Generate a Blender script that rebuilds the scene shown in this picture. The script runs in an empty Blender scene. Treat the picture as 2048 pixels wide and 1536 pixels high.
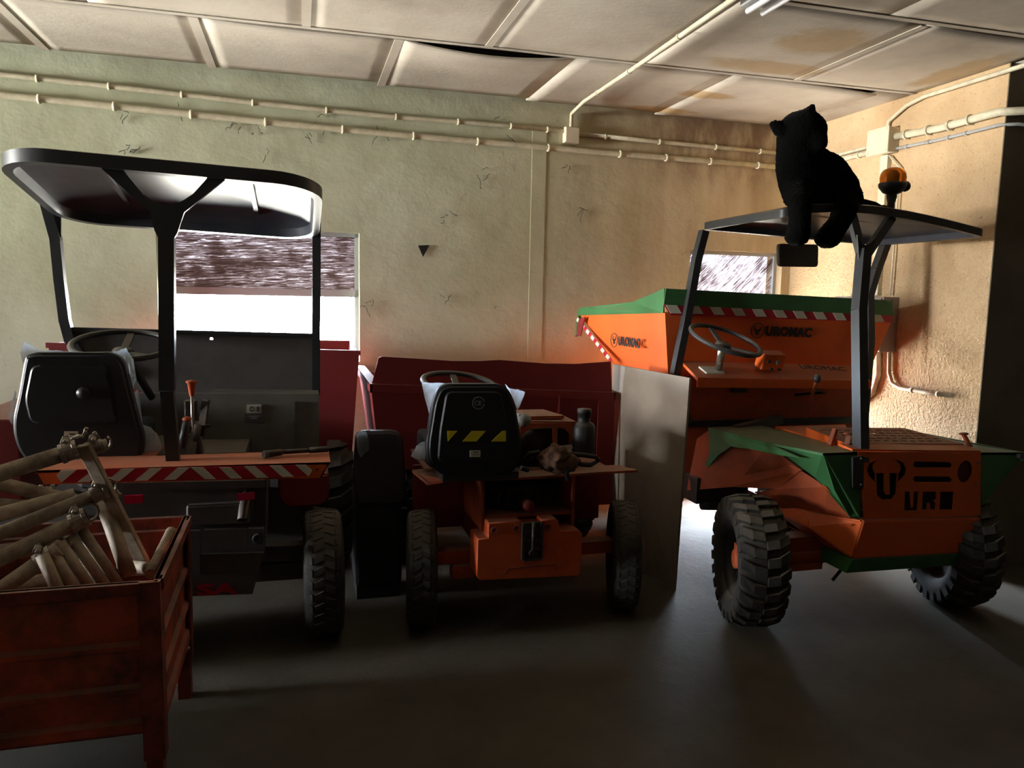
import bpy, bmesh, math, random
from mathutils import Vector, Matrix, Euler, noise
random.seed(7)
PI = math.pi
C = bpy.context.scene.collection
S = bpy.context.scene

# ------------------------------------------------------------------ camera
F_PX = 1535.0
YAW, PITCH, ROLL, CAM_H = math.radians(15.51), math.radians(6.616), math.radians(1.203), 1.65
def cam_rows():
    cy, sy, cp, sp = math.cos(YAW), math.sin(YAW), math.cos(PITCH), math.sin(PITCH)
    f = Vector((sy*cp, cy*cp, -sp)); r = Vector((cy, -sy, 0)); u = r.cross(f)
    cr, sr = math.cos(ROLL), math.sin(ROLL)
    return (cr*r + sr*u, -sr*r + cr*u, f)
RX, RU, RF = cam_rows()
cam = bpy.data.cameras.new('camera'); camo = bpy.data.objects.new('camera', cam); C.objects.link(camo)
cam.sensor_fit = 'HORIZONTAL'; cam.sensor_width = 36.0; cam.lens = F_PX/2048*36.0
cam.clip_start = 0.02
m = Matrix.Identity(4)
for i in range(3):
    m[i][0] = RX[i]; m[i][1] = RU[i]; m[i][2] = -RF[i]
m[2][3] = CAM_H
camo.matrix_world = m
S.camera = camo

# ------------------------------------------------------------------ light
S.view_settings.view_transform = 'Standard'; S.view_settings.look = 'None'
S.view_settings.gamma = 1.0; S.view_settings.use_curve_mapping = False
S.view_settings.exposure = 0.0
S.cycles.use_denoising = True
S.cycles.max_bounces = 8; S.cycles.diffuse_bounces = 6; S.cycles.glossy_bounces = 4
S.cycles.transparent_max_bounces = 12; S.cycles.transmission_bounces = 6
S.cycles.caustics_reflective = False; S.cycles.caustics_refractive = False
S.cycles.sample_clamp_indirect = 6.0

w = bpy.data.worlds.new('daylight'); S.world = w; w.use_nodes = True
nt = w.node_tree; nt.nodes.clear()
out = nt.nodes.new('ShaderNodeOutputWorld'); bg = nt.nodes.new('ShaderNodeBackground')
geo = nt.nodes.new('ShaderNodeTexCoord'); sep = nt.nodes.new('ShaderNodeSeparateXYZ')
rmp = nt.nodes.new('ShaderNodeValToRGB'); mp = nt.nodes.new('ShaderNodeMapRange')
mp.inputs['From Min'].default_value = -0.5; mp.inputs['From Max'].default_value = 0.5
nt.links.new(geo.outputs['Generated'], sep.inputs[0]); nt.links.new(sep.outputs['Z'], mp.inputs['Value'])
nt.links.new(mp.outputs[0], rmp.inputs[0]); nt.links.new(rmp.outputs[0], bg.inputs[0]); nt.links.new(bg.outputs[0], out.inputs[0])
e = rmp.color_ramp.elements
e[0].position = 0.42; e[0].color = (0.50, 0.46, 0.39, 1)      # sunlit ground
e[1].position = 0.58; e[1].color = (0.72, 0.84, 1.0, 1)      # open sky
bg.inputs[1].default_value = 128.0

def area(name, loc, direction, sx, sy, power, color, spread=180.0, portal=False):
    l = bpy.data.lights.new(name, 'AREA'); l.shape = 'RECTANGLE'; l.size = sx; l.size_y = sy
    l.energy = power; l.color = color; l.spread = math.radians(spread)
    if portal: l.cycles.is_portal = True
    o = bpy.data.objects.new(name, l); C.objects.link(o)
    o.location = loc; o.rotation_euler = Vector(direction).to_track_quat('-Z', 'Y').to_euler()
    return o
area('daylight_portal_wide_window', (-0.24, 5.62, 1.6), (0, -1, 0), 1.3, 1.0, 1, (1, 1, 1), portal=True)
area('daylight_portal_corner_window', (3.42, 5.86, 1.12), (0, -1, 0), 1.0, 2.0, 1, (1, 1, 1), portal=True)
# added fill light at a made-up opening in the unseen left-hand wall
area('added_side_fill', (-8.62, 3.7, 1.78), (1, 0.09, 0.16), 1.5, 1.1, 142, (0.98, 0.98, 0.92), 46)

# ------------------------------------------------------------------ helpers
def ray(x, y):
    return RX*((x-1024)/F_PX) + RU*(-(y-768)/F_PX) + RF
def P(x, y, Y):            # point of the photograph at a real distance Y along the garage
    r = ray(x, y); t = Y/r.y
    return Vector((r.x*t, Y, CAM_H + r.z*t))
def PXW(x, y, X):          # same, on a plane of constant X
    r = ray(x, y); t = X/r.x
    return Vector((X, r.y*t, CAM_H + r.z*t))
def PZ(x, y, Z):
    r = ray(x, y); t = (Z-CAM_H)/r.z
    return Vector((r.x*t, r.y*t, Z))

class MB:
    def __init__(s): s.bm = bmesh.new()
    def quad(s, pts):
        return s.bm.faces.new([s.bm.verts.new(p) for p in pts])
    def box(s, c, d, rot=None, bev=0.0, seg=2):
        M = Matrix.Translation(Vector(c))
        if rot is not None:
            M = M @ (rot if isinstance(rot, Matrix) else Euler(rot).to_matrix().to_4x4())
        r = bmesh.ops.create_cube(s.bm, size=1.0)
        vs = r['verts']
        bmesh.ops.scale(s.bm, vec=Vector(d), verts=vs)
        if bev > 0:
            es = list({e for v in vs for e in v.link_edges})
            rr = bmesh.ops.bevel(s.bm, geom=es, offset=bev, segments=seg, affect='EDGES', profile=0.6)
            vs = rr['verts']
        bmesh.ops.transform(s.bm, matrix=M, verts=vs)
        return s
    def bx(s, x0, x1, y0, y1, z0, z1, bev=0.0):
        return s.box(((x0+x1)/2, (y0+y1)/2, (z0+z1)/2), (abs(x1-x0), abs(y1-y0), abs(z1-z0)), None, bev)
    def prism(s, poly, d):                     # poly: 3d points (planar), extruded by vector d
        a = [s.bm.verts.new(Vector(p)) for p in poly]; b = [s.bm.verts.new(Vector(p)+Vector(d)) for p in poly]
        n = len(a)
        fs = [s.bm.faces.new(a), s.bm.faces.new(b[::-1])]
        for i in range(n): fs.append(s.bm.faces.new((a[i], b[i], b[(i+1) % n], a[(i+1) % n])))
        bmesh.ops.recalc_face_normals(s.bm, faces=fs)
        return s
    def tube(s, pts, r, seg=10, cap=True, rads=None):
        pts = [Vector(p) for p in pts]; rings = []
        up = None
        for i, p in enumerate(pts):
            if i == 0: t = pts[1]-pts[0]
            elif i == len(pts)-1: t = pts[-1]-pts[-2]
            else: t = (pts[i+1]-p).normalized() + (p-pts[i-1]).normalized()
            t.normalize()
            if up is None:
                up = t.orthogonal().normalized()
            else:
                up = (up - t*up.dot(t)).normalized()
            b = t.cross(up)
            rr = rads[i] if rads else r
            rings.append([s.bm.verts.new(p + (up*math.cos(2*PI*k/seg) + b*math.sin(2*PI*k/seg))*rr) for k in range(seg)])
        for i in range(len(rings)-1):
            for k in range(seg):
                f = s.bm.faces.new((rings[i][k], rings[i][(k+1) % seg], rings[i+1][(k+1) % seg], rings[i+1][k])); f.smooth = True
        if cap:
            s.bm.faces.new(rings[0][::-1]); s.bm.faces.new(rings[-1])
        return s
    def bar(s, a, b, w, h, up=(0, 0, 1), bev=0.0):   # rectangular bar from a to b
        a = Vector(a); b = Vector(b); t = (b-a); L = t.length; t.normalize()
        u = Vector(up); u = (u - t*u.dot(t))
        if u.length < 1e-4: u = t.orthogonal()
        u.normalize(); r = t.cross(u)
        M = Matrix(((r.x, t.x, u.x, 0), (r.y, t.y, u.y, 0), (r.z, t.z, u.z, 0), (0, 0, 0, 1)))
        s.box((a+b)/2, (w, L, h), M, bev)
        return s
    def lathe(s, prof, c, axis='z', seg=24, cap=False, smooth=True):   # prof: (r, h)
        c = Vector(c); rings = []
        for r, h in prof:
            ring = []
            for k in range(seg):
                a = 2*PI*k/seg; x, y = r*math.cos(a), r*math.sin(a)
                v = {'z': Vector((x, y, h)), 'x': Vector((h, x, y)), 'y': Vector((x, h, y))}[axis] if isinstance(axis, str) else axis @ Vector((x, y, h))
                ring.append(s.bm.verts.new(c+v))
            rings.append(ring)
        fs = []
        for i in range(len(rings)-1):
            for k in range(seg):
                f = s.bm.faces.new((rings[i][k], rings[i][(k+1) % seg], rings[i+1][(k+1) % seg], rings[i+1][k])); f.smooth = smooth; fs.append(f)
        if cap:
            fs.append(s.bm.faces.new(rings[0][::-1])); fs.append(s.bm.faces.new(rings[-1]))
        bmesh.ops.recalc_face_normals(s.bm, faces=fs)
        return s
    def blob(s, c, r, rot=None, sub=2):
        M = Matrix.Translation(Vector(c)) @ (Euler(rot).to_matrix().to_4x4() if rot else Matrix.Identity(4)) @ Matrix.Diagonal((*r, 1))
        res = bmesh.ops.create_icosphere(s.bm, subdivisions=sub, radius=1.0, matrix=M)
        for v in res['verts']:
            for f in v.link_faces: f.smooth = True
        return s
    def mesh(s, name):
        me = bpy.data.meshes.new(name); s.bm.to_mesh(me); s.bm.free(); return me

def empty(name, loc, label, cat, group=None):
    o = bpy.data.objects.new(name, None); C.objects.link(o); o.location = loc
    o.empty_display_size = 0.1
    o['label'] = label; o['category'] = cat
    if group: o['group'] = group
    return o
def root_loc(p):
    v = Vector((0, 0, 0))
    while p is not None: v += p.location; p = p.parent
    return v
def obj(name, mb, mat, parent=None, label=None, tilt=None):
    me = mb.mesh(name) if isinstance(mb, MB) else mb
    if tilt:
        for v in me.vertices: v.co = tilt(v.co)
    o = bpy.data.objects.new(name, me); C.objects.link(o)
    mats = mat if isinstance(mat, (list, tuple)) else [mat]
    for mm in mats: me.materials.append(mm)
    if parent is not None:
        off = root_loc(parent)
        me.transform(Matrix.Translation(-off)); o.parent = parent
    if label: o['label'] = label
    return o
def thing(name, mb, mat, label, cat, group=None, kind=None):    # a thing of one mesh, origin at its base
    me = mb.mesh(name) if isinstance(mb, MB) else mb
    xs = [v.co for v in me.vertices]
    c = Vector((sum(v.x for v in xs)/len(xs), sum(v.y for v in xs)/len(xs), min(v.z for v in xs)))
    me.transform(Matrix.Translation(-c))
    o = bpy.data.objects.new(name, me); C.objects.link(o); o.location = c
    for mm in (mat if isinstance(mat, (list, tuple)) else [mat]): me.materials.append(mm)
    o['label'] = label
    if kind: o['kind'] = kind
    else: o['category'] = cat
    if kind and cat: o['category'] = cat
    if group: o['group'] = group
    return o
def struct(name, mb, mat, label, parent=None):
    o = obj(name, mb, mat, parent)
    if parent is None: o['kind'] = 'structure'; o['label'] = label
    return o

def smooth_all(me, ang=40):
    for p in me.polygons: p.use_smooth = True
    try: me.set_sharp_from_angle(angle=math.radians(ang))
    except Exception: pass
    return me

def curve_plate(outlines, thick):      # flat plate in XY with holes (even-odd), returns mesh
    cu = bpy.data.curves.new('tmp', 'CURVE'); cu.dimensions = '2D'; cu.fill_mode = 'BOTH'; cu.extrude = thick/2
    for pl in outlines:
        sp = cu.splines.new('POLY'); sp.points.add(len(pl)-1)
        for i, p in enumerate(pl): sp.points[i].co = (p[0], p[1], 0, 1)
        sp.use_cyclic_u = True
    o = bpy.data.objects.new('tmp', cu); C.objects.link(o)
    dg = bpy.context.evaluated_depsgraph_get(); dg.update()
    me = bpy.data.meshes.new_from_object(o.evaluated_get(dg))
    bpy.data.objects.remove(o); bpy.data.curves.remove(cu)
    return me
def text_mesh(txt, size, ext=0.0015, bold=0.0, sx=1.0, spacing=1.0):
    cu = bpy.data.curves.new('tmp', 'FONT'); cu.body = txt; cu.size = size; cu.extrude = ext; cu.offset = bold
    cu.space_character = spacing
    cu.align_x = 'CENTER'; cu.align_y = 'CENTER'
    o = bpy.data.objects.new('tmp', cu); C.objects.link(o)
    dg = bpy.context.evaluated_depsgraph_get(); dg.update()
    me = bpy.data.meshes.new_from_object(o.evaluated_get(dg))
    bpy.data.objects.remove(o); bpy.data.curves.remove(cu)
    me.transform(Matrix.Diagonal((sx, 1, 1, 1)))
    return me
def frame(o, xdir, ydir):              # matrix placing local XY into the world
    x = Vector(xdir).normalized(); y = Vector(ydir); y = (y - x*y.dot(x)).normalized(); z = x.cross(y)
    return Matrix(((x.x, y.x, z.x, o[0]), (x.y, y.y, z.y, o[1]), (x.z, y.z, z.z, o[2]), (0, 0, 0, 1)))
def join_meshes(lst):
    bm = bmesh.new()
    for me in lst: bm.from_mesh(me)
    mb = MB(); mb.bm.free(); mb.bm = bm
    return mb
def circ(cx, cy, r, n=24, ry=None):
    return [(cx + r*math.cos(2*PI*k/n), cy + (ry or r)*math.sin(2*PI*k/n)) for k in range(n)]
def rrect(x0, x1, y0, y1, r, n=5):
    pts = []
    for cx, cy, a0 in ((x1-r, y1-r, 0), (x0+r, y1-r, 90), (x0+r, y0+r, 180), (x1-r, y0+r, 270)):
        for k in range(n+1):
            a = math.radians(a0 + 90*k/n); pts.append((cx + r*math.cos(a), cy + r*math.sin(a)))
    return pts

# ------------------------------------------------------------------ materials
def srgb(r, g, b):
    f = lambda c: (c/255/12.92) if c/255 <= 0.04045 else ((c/255+0.055)/1.055)**2.4
    return (f(r), f(g), f(b), 1)
def mat(name, col, rough=0.6, metal=0.0, spots=None, scale=6.0, amount=0.5, bump=0.0, bscale=40.0, dust=0.0, dustcol=(0.30, 0.25, 0.19, 1), spec=0.4, detail=5):
    m = bpy.data.materials.new(name); m.use_nodes = True
    nt = m.node_tree; b = nt.nodes['Principled BSDF']
    b.inputs['Roughness'].default_value = rough; b.inputs['Metallic'].default_value = metal
    b.inputs['Specular IOR Level'].default_value = spec
    b.inputs['Base Color'].default_value = col
    tc = nt.nodes.new('ShaderNodeTexCoord')
    cur = None
    if spots is not None:
        n = nt.nodes.new('ShaderNodeTexNoise'); n.inputs['Scale'].default_value = scale; n.inputs['Detail'].default_value = detail
        n.inputs['Roughness'].default_value = 0.65
        nt.links.new(tc.outputs['Object'], n.inputs['Vector'])
        r = nt.nodes.new('ShaderNodeValToRGB'); r.color_ramp.elements[0].position = 0.42; r.color_ramp.elements[1].position = 0.68
        nt.links.new(n.outputs['Fac'], r.inputs[0])
        mx = nt.nodes.new('ShaderNodeMix'); mx.data_type = 'RGBA'
        mul = nt.nodes.new('ShaderNodeMath'); mul.operation = 'MULTIPLY'; mul.inputs[1].default_value = amount
        nt.links.new(r.outputs[0], mul.inputs[0]); nt.links.new(mul.outputs[0], mx.inputs[0])
        mx.inputs[6].default_value = col; mx.inputs[7].default_value = spots
        cur = mx.outputs[2]
    if dust > 0:      # settled dust on faces that look up
        g = nt.nodes.new('ShaderNodeNewGeometry'); sp = nt.nodes.new('ShaderNodeSeparateXYZ')
        nt.links.new(g.outputs['Normal'], sp.inputs[0])
        mr = nt.nodes.new('ShaderNodeMapRange'); mr.inputs['From Min'].default_value = 0.4; mr.inputs['From Max'].default_value = 0.95
        mr.inputs['To Max'].default_value = dust
        nt.links.new(sp.outputs['Z'], mr.inputs['Value'])
        n2 = nt.nodes.new('ShaderNodeTexNoise'); n2.inputs['Scale'].default_value = 9.0; n2.inputs['Detail'].default_value = 6
        nt.links.new(tc.outputs['Object'], n2.inputs['Vector'])
        mm = nt.nodes.new('ShaderNodeMath'); mm.operation = 'MULTIPLY_ADD'; mm.inputs[1].default_value = 0.9; mm.inputs[2].default_value = 0.35
        nt.links.new(n2.outputs['Fac'], mm.inputs[0])
        m3 = nt.nodes.new('ShaderNodeMath'); m3.operation = 'MULTIPLY'; m3.use_clamp = True
        nt.links.new(mm.outputs[0], m3.inputs[0]); nt.links.new(mr.outputs[0], m3.inputs[1])
        mx2 = nt.nodes.new('ShaderNodeMix'); mx2.data_type = 'RGBA'
        nt.links.new(m3.outputs[0], mx2.inputs[0])
        if cur is not None: nt.links.new(cur, mx2.inputs[6])
        else: mx2.inputs[6].default_value = col
        mx2.inputs[7].default_value = dustcol
        cur = mx2.outputs[2]
    if cur is not None: nt.links.new(cur, b.inputs['Base Color'])
    if bump > 0:
        nb = nt.nodes.new('ShaderNodeTexNoise'); nb.inputs['Scale'].default_value = bscale; nb.inputs['Detail'].default_value = 5
        nt.links.new(tc.outputs['Object'], nb.inputs['Vector'])
        bp = nt.nodes.new('ShaderNodeBump'); bp.inputs['Strength'].default_value = bump; bp.inputs['Distance'].default_value = 0.01
        nt.links.new(nb.outputs['Fac'], bp.inputs['Height']); nt.links.new(bp.outputs[0], b.inputs['Normal'])
    return m

M_orange = mat('orange_paint', (0.80, 0.135, 0.018, 1), 0.5, spots=(0.50, 0.085, 0.02, 1), scale=5, amount=0.35, bump=0.03, bscale=30, dust=0.6)
M_orange_old = mat('worn_orange_paint', (0.42, 0.075, 0.02, 1), 0.65, spots=(0.16, 0.05, 0.03, 1), scale=7, amount=0.6, bump=0.08, bscale=25, dust=0.75)
M_orange_dk = mat('dull_orange_casting', (0.70, 0.11, 0.024, 1), 0.6, spots=(0.34, 0.05, 0.02, 1), scale=5, amount=0.5, bump=0.04, bscale=30, dust=0.5)
M_red = mat('dark_red_paint', (0.21, 0.018, 0.018, 1), 0.6, spots=(0.16, 0.02, 0.018, 1), scale=4, amount=0.6, bump=0.05, bscale=20, dust=0.5)
M_crate = mat('crate_paint', (0.62, 0.10, 0.04, 1), 0.7, spots=(0.14, 0.05, 0.035, 1), scale=6, amount=1.0, bump=0.12, bscale=18, dust=0.7)
M_crate_dark = mat('crate_rust', (0.30, 0.065, 0.045, 1), 0.8, spots=(0.07, 0.03, 0.02, 1), scale=12, amount=0.9, bump=0.12, bscale=25, dust=0.5)
M_green = mat('green_paint', (0.045, 0.17, 0.055, 1), 0.5, spots=(0.03, 0.10, 0.035, 1), scale=5, amount=0.5, bump=0.03, dust=0.7)
M_grey = mat('grey_machine_paint', (0.10, 0.088, 0.080, 1), 0.65, spots=(0.05, 0.05, 0.048, 1), scale=6, amount=0.5, bump=0.05, dust=0.4)
M_greylight = mat('light_grey_panel', (0.16, 0.15, 0.13, 1), 0.6, spots=(0.10, 0.095, 0.085, 1), scale=5, amount=0.6, bump=0.03)
M_black = mat('black_steel_paint', (0.022, 0.023, 0.026, 1), 0.5, spots=(0.04, 0.038, 0.035, 1), scale=8, amount=0.5, bump=0.03, dust=0.4)
M_frame = mat('black_frame_paint', (0.03, 0.032, 0.036, 1), 0.38, spots=(0.05, 0.048, 0.045, 1), scale=8, amount=0.5, dust=0.3)
M_canopy = mat('canopy_moulding', (0.035, 0.040, 0.052, 1), 0.34, spots=(0.10, 0.09, 0.085, 1), scale=4, amount=0.35, spec=0.18, bump=0.04, bscale=6)
M_rubber = mat('tyre_rubber', (0.028, 0.026, 0.023, 1), 0.85, spots=(0.07, 0.06, 0.045, 1), scale=10, amount=0.6, bump=0.1, bscale=60, dust=0.5)
M_seat = mat('black_vinyl', (0.012, 0.013, 0.017, 1), 0.42, spots=(0.02, 0.02, 0.024, 1), scale=5, amount=0.5, bump=0.04, bscale=60)
M_engine = mat('greasy_engine_metal', (0.05, 0.035, 0.025, 1), 0.6, metal=0.3, spots=(0.02, 0.016, 0.014, 1), scale=15, amount=0.8, bump=0.2, bscale=30, dust=0.5)
M_hose = mat('black_rubber_hose', (0.02, 0.018, 0.016, 1), 0.6)
M_white = mat('white_retroreflective', (0.75, 0.74, 0.62, 1), 0.5, spots=(0.5, 0.48, 0.4, 1), scale=20, amount=0.4)
M_redtape = mat('red_tape', (0.50, 0.012, 0.03, 1), 0.45, spots=(0.35, 0.01, 0.02, 1), scale=12, amount=0.4)
M_yellow = mat('yellow_tape', (0.75, 0.62, 0.03, 1), 0.45)
M_ink = mat('black_print', (0.012, 0.010, 0.010, 1), 0.5)
M_label = mat('paper_sticker', (0.62, 0.60, 0.52, 1), 0.6)
M_greytext = mat('pale_print', (0.32, 0.32, 0.33, 1), 0.6)
M_reflector = mat('red_reflector', (0.60, 0.010, 0.05, 1), 0.25)
M_knob = mat('orange_plastic_knob', (0.55, 0.11, 0.04, 1), 0.5)
M_ply = mat('plywood', (0.30, 0.24, 0.185, 1), 0.75, spots=(0.22, 0.17, 0.125, 1), scale=4, amount=0.8, bump=0.08, bscale=30)
M_pipewall = mat('cream_pvc_conduit', (0.62, 0.57, 0.42, 1), 0.5, spots=(0.36, 0.31, 0.22, 1), scale=14, amount=0.6)
M_greypipe = mat('grey_pvc_conduit', (0.36, 0.36, 0.36, 1), 0.5, spots=(0.22, 0.21, 0.2, 1), scale=14, amount=0.5)
M_box = mat('cream_plastic_box', (0.64, 0.57, 0.43, 1), 0.5, spots=(0.42, 0.36, 0.26, 1), scale=10, amount=0.4)
M_cab = mat('grey_metal_cabinet', (0.33, 0.27, 0.24, 1), 0.5, spots=(0.24, 0.2, 0.18, 1), scale=8, amount=0.4)
M_scaff = mat('dusty_painted_steel', (0.46, 0.38, 0.28, 1), 0.6, metal=0.1, spots=(0.17, 0.12, 0.085, 1), scale=11, amount=0.9, bump=0.1, bscale=30)
M_scaff2 = mat('galvanised_coupler', (0.42, 0.36, 0.30, 1), 0.45, metal=0.35, spots=(0.15, 0.10, 0.08, 1), scale=22, amount=0.9, bump=0.2, bscale=50)
M_chrome = mat('chrome', (0.6, 0.55, 0.45, 1), 0.25, metal=0.9)
M_steel = mat('bare_steel', (0.25, 0.23, 0.21, 1), 0.4, metal=0.6)
M_mirror = mat('mirror_back', (0.05, 0.042, 0.036, 1), 0.5, spots=(0.09, 0.075, 0.06, 1), scale=6, amount=0.6)
M_alu = mat('window_aluminium', (0.42, 0.44, 0.46, 1), 0.5, metal=0.2)
M_wire = mat('dirty_white_bars', (0.6, 0.62, 0.62, 1), 0.6)

def mat_film():
    m = bpy.data.materials.new('clear_plastic_film'); m.use_nodes = True; nt = m.node_tree
    nt.nodes.clear(); o = nt.nodes.new('ShaderNodeOutputMaterial')
    tr = nt.nodes.new('ShaderNodeBsdfTransparent'); tl = nt.nodes.new('ShaderNodeBsdfTranslucent'); gl = nt.nodes.new('ShaderNodeBsdfGlossy')
    df = nt.nodes.new('ShaderNodeBsdfDiffuse')
    tl.inputs[0].default_value = (0.80, 0.90, 1.0, 1); df.inputs[0].default_value = (0.6, 0.66, 0.78, 1)
    gl.inputs['Roughness'].default_value = 0.2
    a = nt.nodes.new('ShaderNodeMixShader'); b = nt.nodes.new('ShaderNodeMixShader'); c = nt.nodes.new('ShaderNodeMixShader')
    tc = nt.nodes.new('ShaderNodeTexCoord'); n = nt.nodes.new('ShaderNodeTexNoise'); n.inputs['Scale'].default_value = 24; n.inputs['Distortion'].default_value = 1.5
    mr = nt.nodes.new('ShaderNodeMapRange'); mr.inputs['To Min'].default_value = 0.6; mr.inputs['To Max'].default_value = 1.0
    nt.links.new(tc.outputs['Object'], n.inputs['Vector']); nt.links.new(n.outputs['Fac'], mr.inputs['Value'])
    a.inputs[0].default_value = 0.2; nt.links.new(tl.outputs[0], a.inputs[1]); nt.links.new(df.outputs[0], a.inputs[2])
    b.inputs[0].default_value = 0.08; nt.links.new(a.outputs[0], b.inputs[1]); nt.links.new(gl.outputs[0], b.inputs[2])
    nt.links.new(mr.outputs[0], c.inputs[0]); nt.links.new(tr.outputs[0], c.inputs[1]); nt.links.new(b.outputs[0], c.inputs[2])
    bp = nt.nodes.new('ShaderNodeBump'); bp.inputs['Strength'].default_value = 0.6; bp.inputs['Distance'].default_value = 0.01
    nt.links.new(n.outputs['Fac'], bp.inputs['Height']); nt.links.new(bp.outputs[0], gl.inputs['Normal']); nt.links.new(bp.outputs[0], tl.inputs['Normal'])
    nt.links.new(c.outputs[0], o.inputs[0])
    return m
M_film = mat_film()
def mat_amber():
    m = bpy.data.materials.new('amber_plastic'); m.use_nodes = True; nt = m.node_tree; b = nt.nodes['Principled BSDF']
    b.inputs['Base Color'].default_value = (0.95, 0.28, 0.02, 1); b.inputs['Roughness'].default_value = 0.12
    b.inputs['Transmission Weight'].default_value = 0.55; b.inputs['IOR'].default_value = 1.3
    return m
M_amber = mat_amber()
def mat_plush():
    m = bpy.data.materials.new('black_plush'); m.use_nodes = True; nt = m.node_tree; b = nt.nodes['Principled BSDF']
    b.inputs['Base Color'].default_value = (0.0035, 0.0035, 0.0035, 1); b.inputs['Roughness'].default_value = 1.0
    b.inputs['Specular IOR Level'].default_value = 0.0
    b.inputs['Sheen Weight'].default_value = 0.03; b.inputs['Sheen Roughness'].default_value = 0.4
    tc = nt.nodes.new('ShaderNodeTexCoord'); n = nt.nodes.new('ShaderNodeTexNoise'); n.inputs['Scale'].default_value = 120
    bp = nt.nodes.new('ShaderNodeBump'); bp.inputs['Strength'].default_value = 0.7; bp.inputs['Distance'].default_value = 0.01
    nt.links.new(tc.outputs['Object'], n.inputs['Vector']); nt.links.new(n.outputs['Fac'], bp.inputs['Height']); nt.links.new(bp.outputs[0], b.inputs['Normal'])
    return m
M_plush = mat_plush()
M_seat2 = mat('dusty_dark_vinyl', (0.045, 0.035, 0.038, 1), 0.6, spots=(0.03, 0.026, 0.028, 1), scale=5, amount=0.5)

def ramp(nt, fac, stops):
    r = nt.nodes.new('ShaderNodeValToRGB'); e = r.color_ramp.elements
    e[0].position, e[0].color = stops[0][0], stops[0][1]; e[1].position, e[1].color = stops[-1][0], stops[-1][1]
    for p, c in stops[1:-1]:
        n = e.new(p); n.color = c
    nt.links.new(fac, r.inputs[0]); return r
def mixc(nt, fac, a, b, blend='MIX'):
    mx = nt.nodes.new('ShaderNodeMix'); mx.data_type = 'RGBA'; mx.blend_type = blend
    for s, v in ((0, fac), (6, a), (7, b)):
        if hasattr(v, 'is_linked') or hasattr(v, 'links'): nt.links.new(v, mx.inputs[s])
        else: mx.inputs[s].default_value = v
    return mx.outputs[2]
def texnoise(nt, vec, scale, detail=5, rough=0.6, dist=0.0):
    n = nt.nodes.new('ShaderNodeTexNoise'); n.inputs['Scale'].default_value = scale; n.inputs['Detail'].default_value = detail
    n.inputs['Roughness'].default_value = rough; n.inputs['Distortion'].default_value = dist
    nt.links.new(vec, n.inputs['Vector']); return n.outputs['Fac']
def scaled(nt, vec, s):
    mp = nt.nodes.new('ShaderNodeMapping'); mp.inputs['Scale'].default_value = s; nt.links.new(vec, mp.inputs['Vector']); return mp.outputs[0]
def maprange(nt, v, a, b, c=0.0, d=1.0, smooth=True):
    mr = nt.nodes.new('ShaderNodeMapRange'); mr.interpolation_type = 'SMOOTHSTEP' if smooth else 'LINEAR'
    for k, x in zip(('From Min', 'From Max', 'To Min', 'To Max'), (a, b, c, d)): mr.inputs[k].default_value = x
    nt.links.new(v, mr.inputs['Value']); return mr.outputs[0]
def math2(nt, op, a, b):
    mm = nt.nodes.new('ShaderNodeMath'); mm.operation = op; mm.use_clamp = (op == 'MULTIPLY')
    for i, v in enumerate((a, b)):
        if hasattr(v, 'links'): nt.links.new(v, mm.inputs[i])
        else: mm.inputs[i].default_value = v
    return mm.outputs[0]
def bumpn(nt, h, strength, dist, b, prev=None):
    bp = nt.nodes.new('ShaderNodeBump'); bp.inputs['Strength'].default_value = strength; bp.inputs['Distance'].default_value = dist
    nt.links.new(h, bp.inputs['Height'])
    if prev is not None: nt.links.new(prev, bp.inputs['Normal'])
    nt.links.new(bp.outputs[0], b.inputs['Normal']); return bp.outputs[0]

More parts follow.
